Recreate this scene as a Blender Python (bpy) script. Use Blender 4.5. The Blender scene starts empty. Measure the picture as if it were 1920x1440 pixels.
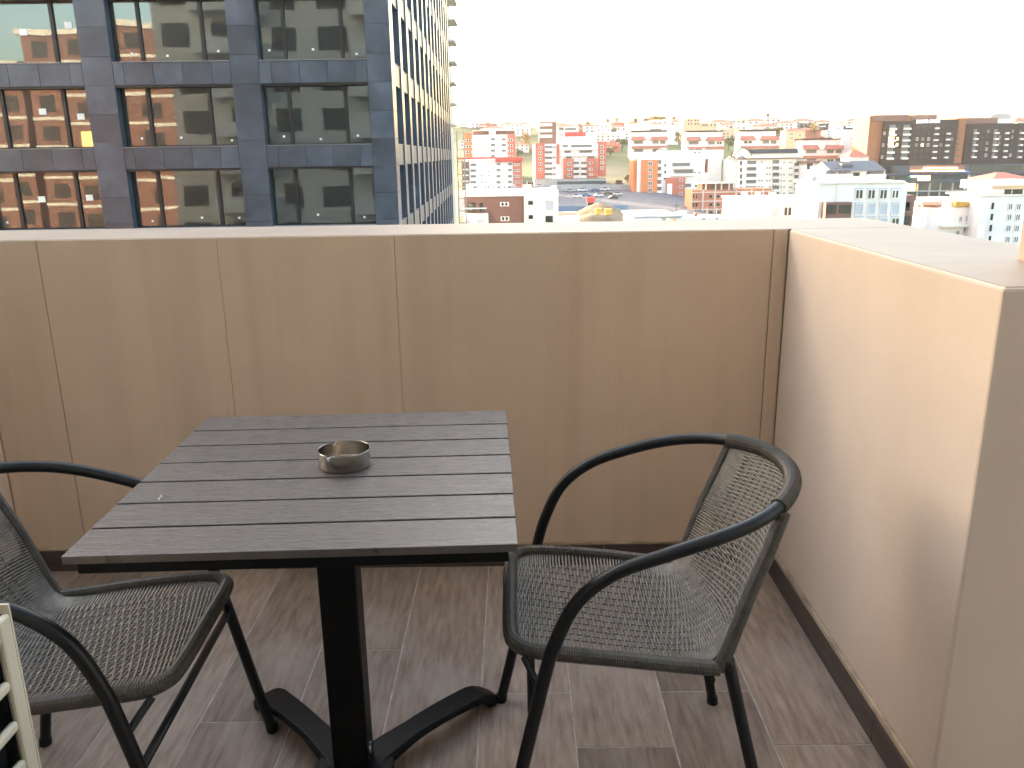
import bpy, math, random
from mathutils import Vector, Matrix
random.seed(11); HAZE = .000075
sc = bpy.context.scene
col = sc.collection

# ------------------------------------------------------------------ camera
F = 1554.0; PITCH = math.radians(15.47); ROLL = 0.0154; YAW = -0.0070; EYE = Vector((0, 0, 1.326))
_cp, _sp = math.cos(PITCH), math.sin(PITCH)
FWD = Vector((math.sin(YAW) * _cp, math.cos(YAW) * _cp, -_sp))
_r0 = Vector((math.cos(YAW), -math.sin(YAW), 0)); _u0 = _r0.cross(FWD)
RGT = _r0 * math.cos(ROLL) - _u0 * math.sin(ROLL)
UPV = _u0 * math.cos(ROLL) + _r0 * math.sin(ROLL)
cam_data = bpy.data.cameras.new('camera'); cam = bpy.data.objects.new('camera', cam_data)
cam_data.sensor_width = 36.0; cam_data.lens = 36.0 * F / 1920.0
cam_data.clip_start = 0.05; cam_data.clip_end = 9000
M = Matrix((RGT, UPV, -FWD)).transposed().to_4x4(); M.translation = EYE
cam.matrix_world = M
col.objects.link(cam); sc.camera = cam

# ------------------------------------------------------------------ light
SUN_EL = math.radians(9.0); SUN_AZ = math.radians(-38.0)      # azimuth clockwise from +Y
world = bpy.data.worlds.new('World'); sc.world = world; world.use_nodes = True
wn = world.node_tree; wn.nodes.clear()
sky = wn.nodes.new('ShaderNodeTexSky'); sky.sky_type = 'NISHITA'; sky.sun_disc = False
sky.sun_elevation = SUN_EL; sky.sun_rotation = SUN_AZ
sky.air_density = 1.0; sky.dust_density = 4.0; sky.ozone_density = 0.35
bg = wn.nodes.new('ShaderNodeBackground'); bg.inputs['Strength'].default_value = 0.15
wo = wn.nodes.new('ShaderNodeOutputWorld')
wn.links.new(sky.outputs[0], bg.inputs[0]); wn.links.new(bg.outputs[0], wo.inputs[0])
sd = bpy.data.lights.new('sun', 'SUN'); sd.energy = 2.5; sd.angle = math.radians(0.6); sd.color = (1.0, 0.72, 0.48)
so = bpy.data.objects.new('sun', sd); col.objects.link(so)
sun_dir = Vector((math.sin(SUN_AZ) * math.cos(SUN_EL), math.cos(SUN_AZ) * math.cos(SUN_EL), math.sin(SUN_EL)))
so.rotation_euler = sun_dir.to_track_quat('Z', 'Y').to_euler(); so.location = (0, 0, 60)
sc.view_settings.view_transform = 'Standard'; sc.view_settings.look = 'None'
sc.view_settings.gamma = 1.0; sc.view_settings.use_curve_mapping = False
sc.view_settings.exposure = 3.42
sc.render.engine = 'CYCLES'
sc.cycles.use_denoising = True
sc.cycles.max_bounces = 8; sc.cycles.diffuse_bounces = 5; sc.cycles.glossy_bounces = 4
sc.cycles.transmission_bounces = 4; sc.cycles.volume_bounces = 0

# ------------------------------------------------------------------ pixel -> place helpers
def ray(x, y): return FWD + RGT * ((x - 960) / F) + UPV * ((720 - y) / F)
def onY(x, y, Y): d = ray(x, y); return EYE + d * (Y / d.y)
def onZ(x, y, Z): d = ray(x, y); return EYE + d * ((Z - EYE.z) / d.z)

# ------------------------------------------------------------------ materials
MATS = {}
def mat(name, c, rough=0.8, metal=0.0, spec=0.5, var=0.0, vscale=3.0, bump=0.0, bscale=60.0, stretch=(1, 1, 1),
        streak=0.0, streak_col=None, streak_scale=(6, 6, 0.35), coords='Object', emit=None, estr=0.0, rvar=0.0, per_obj=0.0, specks=0.0, detail=6):
    m = bpy.data.materials.new(name); m.use_nodes = True; nt = m.node_tree; N = nt.nodes; L = nt.links
    b = N['Principled BSDF']
    b.inputs['Base Color'].default_value = (*c, 1); b.inputs['Roughness'].default_value = rough
    b.inputs['Metallic'].default_value = metal; b.inputs['Specular IOR Level'].default_value = spec
    if emit:
        b.inputs['Emission Color'].default_value = (*emit, 1); b.inputs['Emission Strength'].default_value = estr
    if var or bump or streak or rvar or per_obj:
        tc = N.new('ShaderNodeTexCoord'); mp = N.new('ShaderNodeMapping'); mp.inputs['Scale'].default_value = stretch
        L.new(tc.outputs[coords], mp.inputs[0])
        cur = None
        if per_obj:
            oi = N.new('ShaderNodeObjectInfo')
            add = N.new('ShaderNodeVectorMath'); add.operation = 'ADD'
            sh = N.new('ShaderNodeCombineXYZ')
            mu = N.new('ShaderNodeMath'); mu.operation = 'MULTIPLY'; mu.inputs[1].default_value = 37.0
            L.new(oi.outputs['Random'], mu.inputs[0]); L.new(mu.outputs[0], sh.inputs[0]); L.new(mu.outputs[0], sh.inputs[1])
            L.new(mp.outputs[0], add.inputs[0]); L.new(sh.outputs[0], add.inputs[1]); vec = add.outputs[0]
        else: vec = mp.outputs[0]
        if var:
            n = N.new('ShaderNodeTexNoise'); n.inputs['Scale'].default_value = vscale; n.inputs['Detail'].default_value = detail
            n.inputs['Roughness'].default_value = 0.62
            L.new(vec, n.inputs['Vector'])
            r = N.new('ShaderNodeMapRange'); r.inputs[1].default_value = 0.3; r.inputs[2].default_value = 0.7
            r.inputs[3].default_value = 1 - var; r.inputs[4].default_value = 1 + var
            L.new(n.outputs[0], r.inputs[0])
            mx = N.new('ShaderNodeMix'); mx.data_type = 'RGBA'; mx.blend_type = 'MULTIPLY'; mx.inputs[0].default_value = 1
            mx.inputs[6].default_value = (*c, 1); L.new(r.outputs[0], mx.inputs[7]); cur = mx.outputs[2]
        if per_obj:
            r2 = N.new('ShaderNodeMapRange'); r2.inputs[3].default_value = 1 - per_obj; r2.inputs[4].default_value = 1 + per_obj
            L.new(oi.outputs['Random'], r2.inputs[0])
            mx = N.new('ShaderNodeMix'); mx.data_type = 'RGBA'; mx.blend_type = 'MULTIPLY'; mx.inputs[0].default_value = 1
            if cur: L.new(cur, mx.inputs[6])
            else: mx.inputs[6].default_value = (*c, 1)
            L.new(r2.outputs[0], mx.inputs[7]); cur = mx.outputs[2]
        if streak:
            mp2 = N.new('ShaderNodeMapping'); mp2.inputs['Scale'].default_value = streak_scale; L.new(tc.outputs[coords], mp2.inputs[0])
            n2 = N.new('ShaderNodeTexNoise'); n2.inputs['Scale'].default_value = 1.0; n2.inputs['Detail'].default_value = 5
            L.new(mp2.outputs[0], n2.inputs['Vector'])
            r3 = N.new('ShaderNodeMapRange'); r3.inputs[1].default_value = 0.48; r3.inputs[2].default_value = 0.72
            r3.inputs[3].default_value = 0; r3.inputs[4].default_value = streak
            L.new(n2.outputs[0], r3.inputs[0])
            mx = N.new('ShaderNodeMix'); mx.data_type = 'RGBA'; L.new(r3.outputs[0], mx.inputs[0])
            if cur: L.new(cur, mx.inputs[6])
            else: mx.inputs[6].default_value = (*c, 1)
            mx.inputs[7].default_value = (*(streak_col or (c[0] * .6, c[1] * .6, c[2] * .6)), 1); cur = mx.outputs[2]
        if specks:
            vo = N.new('ShaderNodeTexVoronoi'); vo.inputs['Scale'].default_value = 5.5; L.new(tc.outputs[coords], vo.inputs['Vector'])
            ns = N.new('ShaderNodeTexNoise'); ns.inputs['Scale'].default_value = 2.1; L.new(tc.outputs[coords], ns.inputs['Vector'])
            mr = N.new('ShaderNodeMapRange'); mr.inputs[1].default_value = .016; mr.inputs[2].default_value = .034; mr.inputs[3].default_value = specks; mr.inputs[4].default_value = 0
            L.new(vo.outputs['Distance'], mr.inputs[0])
            gt = N.new('ShaderNodeMath'); gt.operation = 'GREATER_THAN'; gt.inputs[1].default_value = .52; L.new(ns.outputs[0], gt.inputs[0])
            ml = N.new('ShaderNodeMath'); ml.operation = 'MULTIPLY'; L.new(mr.outputs[0], ml.inputs[0]); L.new(gt.outputs[0], ml.inputs[1])
            mx = N.new('ShaderNodeMix'); mx.data_type = 'RGBA'; L.new(ml.outputs[0], mx.inputs[0])
            if cur: L.new(cur, mx.inputs[6])
            else: mx.inputs[6].default_value = (*c, 1)
            mx.inputs[7].default_value = (c[0] * .35, c[1] * .3, c[2] * .28, 1); cur = mx.outputs[2]
        if cur: L.new(cur, b.inputs['Base Color'])
        if rvar:
            nr = N.new('ShaderNodeTexNoise'); nr.inputs['Scale'].default_value = vscale * 2; nr.inputs['Detail'].default_value = 4
            L.new(vec, nr.inputs['Vector'])
            rr = N.new('ShaderNodeMapRange'); rr.inputs[1].default_value = .3; rr.inputs[2].default_value = .7
            rr.inputs[3].default_value = max(0.02, rough - rvar); rr.inputs[4].default_value = min(1, rough + rvar)
            L.new(nr.outputs[0], rr.inputs[0]); L.new(rr.outputs[0], b.inputs['Roughness'])
        if bump:
            nb = N.new('ShaderNodeTexNoise'); nb.inputs['Scale'].default_value = bscale; nb.inputs['Detail'].default_value = 5
            L.new(vec, nb.inputs['Vector'])
            bp = N.new('ShaderNodeBump'); bp.inputs['Strength'].default_value = bump; bp.inputs['Distance'].default_value = 0.01
            L.new(nb.outputs[0], bp.inputs['Height']); L.new(bp.outputs[0], b.inputs['Normal'])
    MATS[name] = m
    return m

WALL = mat('beige_plaster', (0.69, 0.545, 0.425), 0.75, var=0.07, vscale=1.6, bump=0.15, bscale=140, streak=0.42, streak_col=(0.53, 0.395, 0.30), streak_scale=(9, 9, 0.35), spec=0.3, coords='Object', specks=.7)
WALLR = mat('beige_plaster_smooth', (0.70, 0.57, 0.475), 0.68, var=0.06, vscale=1.8, bump=0.05, bscale=120, streak=0.16, streak_col=(0.60, 0.46, 0.36), streak_scale=(5, 5, .8), spec=0.35, specks=.7)
TOPDARK = mat('darkened_plaster_top', (0.40, 0.32, 0.265), 0.55, var=0.07, vscale=3, bump=0.1, bscale=90, stretch=(1, 1, 1), spec=0.35, streak=.3, streak_col=(.34, .26, .21), streak_scale=(2, 14, 2))  # parapet top plaster, darkened in colour to hold down the sky light
SEALANT = mat('pale_sealant', (0.50, 0.39, 0.28), 0.8, var=0.2, vscale=14, streak=.7, streak_col=(.2, .14, .1), streak_scale=(9, 9, 30))
FLOORT = mat('wood_look_tile', (0.275, 0.21, 0.168), 0.44, var=0.38, vscale=3.2, bump=0.12, bscale=22, stretch=(20, 2.6, 1), per_obj=0.26, rvar=0.1,
             streak=0.6, streak_col=(0.43, 0.37, 0.325), streak_scale=(4.5, 3.2, 1), spec=0.4)
GROUT = mat('grout', (0.46, 0.42, 0.39), 0.9, var=0.3, vscale=25)
SKIRT = mat('skirting_tile', (0.085, 0.064, 0.054), 0.5, var=0.25, vscale=6, stretch=(1, 1, 8), spec=0.4)
PLANK = mat('table_plank', (0.098, 0.083, 0.077), 0.30, var=0.24, vscale=4, stretch=(2.2, 60, 1), bump=0.2, bscale=5, per_obj=0.04, spec=0.5, rvar=.06)
BLACK = mat('black_powder_coat', (0.0045, 0.0045, 0.005), 0.45, bump=0.06, bscale=500, spec=0.22)
TUBE = mat('charcoal_tube', (0.0075, 0.008, 0.0095), 0.36, bump=0.03, bscale=400, spec=0.4)
WICKER = mat('grey_brown_wicker', (0.205, 0.182, 0.155), 0.32, var=0.35, vscale=60, spec=0.5)
WRAP = mat('brown_wicker_wrap', (0.072, 0.062, 0.050), 0.4, var=0.3, vscale=40, spec=.45)
STEEL = mat('brushed_steel', (0.46, 0.41, 0.36), 0.22, metal=1.0, bump=0.08, bscale=20, stretch=(1, 1, 60))
CREAM = mat('cream_plastic', (0.64, 0.56, 0.43), 0.42, var=0.05, vscale=12, streak=.15, streak_scale=(6, 6, 6))
ACDARK = mat('ac_fins', (0.01, 0.012, 0.012), 0.5)
RUBBER = mat('rubber', (0.012, 0.012, 0.012), 0.8)
CHROME = mat('chrome_badge', (0.75, 0.77, 0.8), 0.15, metal=1.0)
LINT = mat('white_lint', (0.8, 0.78, 0.75), 0.9)
CEIL = mat('ceiling_paint', (0.62, 0.55, 0.47), 0.85, var=.04, vscale=2)

SLATE = mat('slate_cladding', (0.056, 0.074, 0.104), 0.32, detail=2.5, var=0.34, vscale=0.8, bump=0.03, bscale=9, per_obj=0.2, spec=0.55)
SLATE3 = mat('slate_spandrel', (0.12, 0.112, 0.112), 0.42, var=.2, vscale=.8, detail=2.5)
SLATE2 = mat('slate_core', (0.035, 0.036, 0.040), 0.6)
DFRAME = mat('dark_frame', (0.014, 0.015, 0.018), 0.4)
SILLM = mat('sill_metal', (0.22, 0.23, 0.26), 0.4, metal=0.3)
def glass_mat(name, tint, refl, wob=0.004, wscale=0.5):
    m = bpy.data.materials.new(name); m.use_nodes = True; nt = m.node_tree; N = nt.nodes; L = nt.links
    b = N['Principled BSDF']; b.inputs['Base Color'].default_value = (*tint, 1); b.inputs['Roughness'].default_value = 0.3
    g = N.new('ShaderNodeBsdfGlossy'); g.inputs['Roughness'].default_value = 0.015; g.inputs['Color'].default_value = (0.78, 0.94, 1.0, 1)
    mx = N.new('ShaderNodeMixShader'); fr = N.new('ShaderNodeFresnel'); fr.inputs[0].default_value = refl
    tc = N.new('ShaderNodeTexCoord'); oi = N.new('ShaderNodeObjectInfo'); ad = N.new('ShaderNodeVectorMath'); ad.operation = 'ADD'
    sc_ = N.new('ShaderNodeVectorMath'); sc_.operation = 'SCALE'; sc_.inputs[3].default_value = 3.1
    L.new(oi.outputs['Location'], sc_.inputs[0]); L.new(tc.outputs['Object'], ad.inputs[0]); L.new(sc_.outputs[0], ad.inputs[1])
    n = N.new('ShaderNodeTexNoise'); n.inputs['Scale'].default_value = wscale; n.inputs['Detail'].default_value = 1.0; L.new(ad.outputs[0], n.inputs['Vector'])
    bp = N.new('ShaderNodeBump'); bp.inputs['Strength'].default_value = 1.0; bp.inputs['Distance'].default_value = wob
    L.new(n.outputs[0], bp.inputs['Height']); L.new(bp.outputs[0], g.inputs['Normal']); L.new(bp.outputs[0], fr.inputs['Normal'])
    L.new(fr.outputs[0], mx.inputs[0]); L.new(b.outputs[0], mx.inputs[1]); L.new(g.outputs[0], mx.inputs[2])
    L.new(mx.outputs[0], N['Material Output'].inputs[0]); MATS[name] = m; return m
TGLASS = glass_mat('coated_glass', (0.012, 0.018, 0.019), 2.25, 0.006, 0.35)
PAPER = mat('white_paper', (0.75, 0.8, 0.8), 0.8)

C = {}
for k, c in dict(white=(.76, .695, .665), cream=(.74, .70, .62), red=(.46, .13, .09), orange=(.62, .19, .07), redroof=(.40, .13, .09), crimson=(.55, .07, .06),
                 brown=(.20, .105, .085), dark=(.022, .017, .021), rust=(.30, .115, .055), grey=(.33, .33, .34), greyroof=(.10, .105, .13), brick=(.40, .15, .095),
                 concrete=(.50, .47, .44), teal=(.06, .085, .10), navy=(.05, .06, .09), blue=(.10, .19, .30), pinkwhite=(.68, .6, .57), tan=(.42, .33, .23), peach=(.66, .42, .27)).items():
    C[k] = mat('city_' + k, c, 0.8, var=0.10, vscale=0.25, streak=.3, streak_scale=(.5, .5, .05))
BOARD = mat('brown_boards', (.20, .105, .085), 0.7, var=.12, vscale=1.2, stretch=(.2, .2, 12))
PANEW = glass_mat('city_glass', (0.02, 0.024, 0.03), 1.6)
SHUT = mat('pale_shutter', (.44, .46, .52), .6)
LIT = mat('lit_window_and_sun_glint', (.5, .3, .1), .6, emit=(1.0, .45, .10), estr=1.2)
LITB = mat('lit_bulbs', (.8, .6, .3), .6, emit=(1.0, .62, .25), estr=3.0)
OPEN = mat('dark_opening', (.02, .018, .018), .9)
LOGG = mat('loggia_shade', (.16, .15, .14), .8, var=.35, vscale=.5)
SIGNW = mat('sign_white', (.85, .85, .85), .6, emit=(1, 1, 1), estr=.5)
GRASS = mat('hill_grass', (.10, .12, .045), .95, var=.45, vscale=.03, bump=.4, bscale=.6, streak=.75, streak_col=(.20, .155, .11), streak_scale=(.012, .012, .012))
ASPH = mat('asphalt', (.10, .105, .125), .85, var=.2, vscale=.15)
EARTH = mat('bare_earth', (.20, .145, .09), .95, var=.35, vscale=.25, bump=.6, bscale=.8)
LEAFA = mat('leaf_green', (.055, .085, .025), .7, var=.4, vscale=1.2)
LEAFB = mat('leaf_yellow', (.30, .20, .05), .7, var=.4, vscale=1.2)
LEAFC = mat('leaf_brown', (.14, .085, .04), .7, var=.4, vscale=1.2)
BARK = mat('bark', (.08, .055, .04), .9)

# ------------------------------------------------------------------ mesh helpers
class MB:
    def __init__(s): s.v = []; s.f = []; s.m = []
    def quad(s, a, b, c, d, mi=0):
        i = len(s.v); s.v += [tuple(a), tuple(b), tuple(c), tuple(d)]; s.f.append((i, i + 1, i + 2, i + 3)); s.m.append(mi)
    def box(s, x0, x1, y0, y1, z0, z1, mi=0):
        i = len(s.v)
        s.v += [(x0, y0, z0), (x1, y0, z0), (x1, y1, z0), (x0, y1, z0), (x0, y0, z1), (x1, y0, z1), (x1, y1, z1), (x0, y1, z1)]
        for q in ((3, 2, 1, 0), (4, 5, 6, 7), (0, 1, 5, 4), (1, 2, 6, 5), (2, 3, 7, 6), (3, 0, 4, 7)):
            s.f.append(tuple(i + k for k in q)); s.m.append(mi)
        return s
    def prism(s, pts, y0, y1, mi=0):          # polygon in x,z (counter-clockwise seen from -y) extruded along y
        i = len(s.v); n = len(pts)
        s.v += [(x, y0, z) for x, z in pts] + [(x, y1, z) for x, z in pts]
        s.f.append(tuple(range(i, i + n))); s.m.append(mi)
        s.f.append(tuple(range(i + 2 * n - 1, i + n - 1, -1))); s.m.append(mi)
        for k in range(n):
            s.f.append((i + (k + 1) % n, i + k, i + n + k, i + n + (k + 1) % n)); s.m.append(mi)
        return s
    def tube(s, pts, r, n=8, cap=True, mi=0, ref=None):
        pts = [Vector(p) for p in pts]; rs = r if hasattr(r, '__len__') else [r] * len(pts)
        i0 = len(s.v); up = Vector(ref) if ref else None
        t0 = (pts[1] - pts[0]).normalized()
        if up is None: up = Vector((0, 0, 1)) if abs(t0.z) < .9 else Vector((1, 0, 0))
        a = t0.cross(up).normalized()
        for k, p in enumerate(pts):
            t = (pts[min(k + 1, len(pts) - 1)] - pts[max(k - 1, 0)])
            if t.length < 1e-9: t = t0.copy()
            t.normalize()
            a = (a - t * a.dot(t)).normalized(); b = t.cross(a)
            for j in range(n):
                w = 2 * math.pi * j / n; s.v.append(tuple(p + (a * math.cos(w) + b * math.sin(w)) * rs[k]))
        for k in range(len(pts) - 1):
            for j in range(n):
                s.f.append((i0 + k * n + j, i0 + k * n + (j + 1) % n, i0 + (k + 1) * n + (j + 1) % n, i0 + (k + 1) * n + j)); s.m.append(mi)
        if cap:
            s.f.append(tuple(i0 + j for j in reversed(range(n)))); s.m.append(mi)
            e = i0 + (len(pts) - 1) * n; s.f.append(tuple(e + j for j in range(n))); s.m.append(mi)
        return s
    def mesh(s, name, mats, smooth=False):
        me = bpy.data.meshes.new(name); me.from_pydata(s.v, [], s.f)
        for m in (mats if isinstance(mats, (list, tuple)) else [mats]): me.materials.append(m)
        if any(s.m): me.polygons.foreach_set('material_index', s.m)
        if smooth: me.polygons.foreach_set('use_smooth', [True] * len(s.f))
        me.update(); return me
    def build(s, name, mats, parent=None, smooth=False, loc=None, bevel=0, kind=None):
        return put(s.mesh(name, mats, smooth), name, parent, loc, bevel, kind)
def put(me, name, parent=None, loc=None, bevel=0, kind=None, scale=None):
    o = bpy.data.objects.new(name, me); col.objects.link(o)
    if parent: o.parent = parent
    if loc is not None: o.location = loc
    if scale is not None: o.scale = scale
    if bevel:
        b = o.modifiers.new('bevel', 'BEVEL'); b.width = bevel; b.segments = 2; b.limit_method = 'ANGLE'
    if kind: o['kind'] = kind
    return o
def tag(o, label, cat, group=None):
    o['label'] = label; o['category'] = cat
    if group: o['group'] = group
    return o
def empty(name, loc, rz=0, label=None, cat=None, group=None):
    o = bpy.data.objects.new(name, None); col.objects.link(o); o.location = loc; o.rotation_euler = (0, 0, rz); o.empty_display_size = .2
    if label: tag(o, label, cat, group)
    return o
def structure(o): o['kind'] = 'structure'; return o
def catmull(pts, per=8):
    P = [Vector(p) for p in pts]; out = []
    for i in range(len(P) - 1):
        p0 = P[max(i - 1, 0)]; p1 = P[i]; p2 = P[i + 1]; p3 = P[min(i + 2, len(P) - 1)]
        for k in range(per):
            t = k / per
            out.append(0.5 * ((2 * p1) + (p2 - p0) * t + (2 * p0 - 5 * p1 + 4 * p2 - p3) * t * t + (3 * p1 - p0 - 3 * p2 + p3) * t ** 3))
    out.append(P[-1]); return out
def resample(pts, step):
    P = [Vector(p) for p in pts]; L = [0]
    for a, b in zip(P, P[1:]): L.append(L[-1] + (b - a).length)
    n = max(2, int(round(L[-1] / step))); out = []; j = 0
    for k in range(n + 1):
        d = L[-1] * k / n
        while j < len(P) - 2 and L[j + 1] < d: j += 1
        t = (d - L[j]) / max(1e-9, L[j + 1] - L[j]); out.append(P[j].lerp(P[j + 1], t))
    return out
def lerp1(x, xs, ys):
    if x <= xs[0]: return ys[0]
    for a, b, c, d in zip(xs, xs[1:], ys, ys[1:]):
        if x <= b: return c + (d - c) * (x - a) / (b - a)
    return ys[-1]

# ================================================================== THE GROUND
def terr(x, y):
    l = lerp1(y, [0, 200, 290, 415, 520, 700, 1000, 1800, 4000], [-26, -25, -23, -14.5, -4, 23, 30, 55, 60])
    r = lerp1(y, [0, 300, 440, 520, 700, 1000, 1800, 4000], [-26, -27, -27, -12, 20, 30, 50, 60])
    t = min(1, max(0, (x - 60) / 60)); t = t * t * (3 - 2 * t)
    w = 2.0 * math.sin(x * .021 + y * .013) + 1.3 * math.sin(x * .05 - y * .03)
    return l * (1 - t) + r * t + (w if y > 460 else 0) * min(1, max(0, (y - 460) / 100))
m = MB(); xs = [-2500, -1500, -900, -500, -300] + [-200 + 20 * i for i in range(41)] + [700, 900, 1500, 2500]
ys = [-400, -200, -60, 0, 60, 120, 180] + [200 + 20 * i for i in range(51)] + [1300, 1500, 1800, 2400, 4000]
idx = {}
for i, x in enumerate(xs):
    for j, y in enumerate(ys):
        idx[i, j] = len(m.v); m.v.append((x, y, terr(x, y)))
for i in range(len(xs) - 1):
    for j in range(len(ys) - 1):
        m.f.append((idx[i, j], idx[i + 1, j], idx[i + 1, j + 1], idx[i, j + 1])); m.m.append(0)
structure(m.build('ground', GRASS, smooth=True))

def patch(name, corners, mat_, up=.05, n=10):
    m = MB(); a, b, c, d = [Vector(p) for p in corners]; k = len(m.v)
    for i in range(n + 1):
        for j in range(n + 1):
            p = a.lerp(b, i / n).lerp(d.lerp(c, i / n), j / n); m.v.append((p.x, p.y, terr(p.x, p.y) + up))
    for i in range(n):
        for j in range(n):
            q = i * (n + 1) + j; m.f.append((q, q + n + 1, q + n + 2, q + 1)); m.m.append(0)
    return structure(m.build(name, mat_, smooth=True))
patch('road', [(-60, 318, 0), (75, 318, 0), (75, 412, 0), (-60, 412, 0)], ASPH, .12, 24)
patch('street', [(-300, 20, 0), (400, 20, 0), (400, 34, 0), (-300, 34, 0)], ASPH, .1, 30)

# ================================================================== THE BALCONY
XR, YF, XL, ZP, TH = 0.82, 2.52, -1.665, 1.097, 0.38
# floor slab and tiles
slab = structure(MB().box(XL - TH, 2.6, -0.62, YF + TH, -0.30, -0.0012).build('balcony_floor', GROUT))
PW = 0.2285; x0 = 0.81 - 12 * PW
starts = {0: .83, 1: .627, 2: 1.03, 3: .43, 4: .83, 5: .627}
for i in range(19):
    xa = x0 + i * PW; xb = xa + PW
    if xb > 2.55 or xa < XL - .3: continue
    yy = [1.627, 1.83, 1.627, 1.83, 1.43, 2.03, 1.73, 1.53, 2.1][(11 - i) % 9] - 3.6
    while yy < YF:
        ya, yb = max(yy, -.6), min(yy + 1.2, YF + .01); lim = XR + .005
        xa2, xb2 = max(xa, XL - .005), xb
        if yb > 1.39 and xb > lim: xb2 = lim
        if yb - ya > .03 and xb2 - xa2 > .02:
            g = .0019
            cx, cy = (xa2 + xb2) / 2, (ya + yb) / 2
            w, h = (xb2 - xa2) / 2 - g, (yb - ya) / 2 - g
            MB().box(-w, w, -h, h, -.001, random.uniform(-.0003, .0004)).build('floor_tile', FLOORT, slab, loc=(cx, cy, 0), bevel=.0006)
        yy += 1.2
# front parapet : core, panels, thin top skin in darkened plaster colour
fp = empty('front_parapet', (0, YF, 0), label='long beige parapet wall facing the camera behind the table', cat='parapet')
MB().box(XL - TH, XR + TH, .022, TH, -.3, ZP - .004).build('wall_core', WALL, fp)
js = [XL, -1.448, -.902, -.366, .775, XR]
for a, b in zip(js, js[1:]):
    ga, gb = [(.0005 if v in (-.902, -.366) else .0012) for v in (a, b)]
    MB().box(a + ga, b - gb, 0, .021, .02, ZP).build('panel', WALL, fp, bevel=.0010)
MB().box(XL - TH, XR + TH, .007, TH + .004, ZP - .003, ZP + .0018).build('darkened_top_skin', TOPDARK, fp, bevel=.001)
for a, b in ((XL + .014, -.62), (-.62, .28), (.28, XR - .012)):
    MB().box(a + .001, b - .001, -.012, -.0005, .001, .072).build('skirting', SKIRT, fp, bevel=.001)
MB().box(XL + .012, XR - .012, -.009, -.0006, .0725, .083).build('sealant_strip', SEALANT, fp, bevel=.003)
# right parapet
rp = empty('right_parapet', (XR, 1.39, 0), label='brightly lit beige parapet wall on the right with a sharp near corner', cat='parapet')
MB().box(0, TH - .001, 0, YF - 1.39 - .002, -.3, ZP).build('wall_core', WALLR, rp, bevel=.006)
MB().box(TH, 1.8, 0, TH, -.3, ZP).build('return_wall', WALL, rp)
MB().box(.007, TH + .004, .006, YF - 1.39 + .0065, ZP - .003, ZP + .0014).build('darkened_top_skin', TOPDARK, rp, bevel=.001)
MB().box(TH + .0045, 1.8, .006, TH + .004, ZP - .003, ZP + .0012).build('darkened_top_skin', TOPDARK, rp, bevel=.006)
L_ = YF - 1.39
for a, b in ((0.0, .245), (.245, L_ - .001)):
    MB().box(-.012, -.0005, a + .001, b - .001, .001, .072).build('skirting', SKIRT, rp, bevel=.001)
MB().box(-.010, -.0006, 0.001, L_ - .012, .0725, .090).build('sealant_strip', SEALANT, rp, bevel=.003)
# left parapet
lp = empty('left_parapet', (XL, -0.6, 0), label='shaded beige parapet wall at the far left behind the chair', cat='parapet')
LL = YF + .6
MB().box(-TH, -.022, 0, LL - .001, -.3, ZP - .004).build('wall_core', WALL, lp)
for k in range(5):
    a, b = k * LL / 5, (k + 1) * LL / 5
    MB().box(-.021, 0, a + .0016, b - .0016, .02, ZP).build('panel', WALL, lp, bevel=.0018)
    MB().box(.0005, .012, a + .001, b - .001, .001, .072).build('skirting', SKIRT, lp, bevel=.001)
MB().box(-TH - .004, -.007, 0, LL + .0065, ZP - .003, ZP + .0014).build('darkened_top_skin', TOPDARK, lp, bevel=.001)
# column, ceiling slab and back wall of the balcony (the building the photograph is taken from)
pillar = tag(MB().box(0, .5, -.352, 0, 0, 1.55).build('pillar', WALL, loc=(1.047, 1.744, ZP - .001), bevel=.006), 'beige pillar standing on the right parapet at the picture edge', 'pillar')

# ------------------------------------------------------------------ table
TA = math.radians(2.0)
tb = empty('bistro_table', (-.367, 1.52, 0), TA, 'square slatted grey brown table on a black pedestal', 'table')
NP = 7; S = .352; pw = 2 * S / NP
for k in range(NP):
    ya = -S + k * pw; yb = ya + pw
    g0 = 0 if k == 0 else .0031; g1 = 0 if k == NP - 1 else .0031
    MB().box(-S, S, -(pw - g0 - g1) / 2, (pw - g0 - g1) / 2, -.014, 0).build('plank', PLANK, tb, loc=(0, (ya + g0 + yb - g1) / 2, .74), bevel=.0012)
m = MB(); q = S - .014
m.box(-q, q, -q, q, .702, .7255)
m.build('apron', BLACK, tb, bevel=.002)
m = MB(); m.box(-.30, .30, -.03, .03, .684, .7015); m.box(-.03, .03, -.30, -.0305, .684, .701); m.box(-.03, .03, .0305, .30, .684, .701)
m.build('support_cross', BLACK, tb)
MB().box(-.038, .038, -.038, .038, .048, .6835).build('column', BLACK, tb, bevel=.006)
bd = MB().tube([(.0382, -.005, .095), (.0405, -.005, .095)], .016, 20).build('badge', CHROME, tb)
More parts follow.
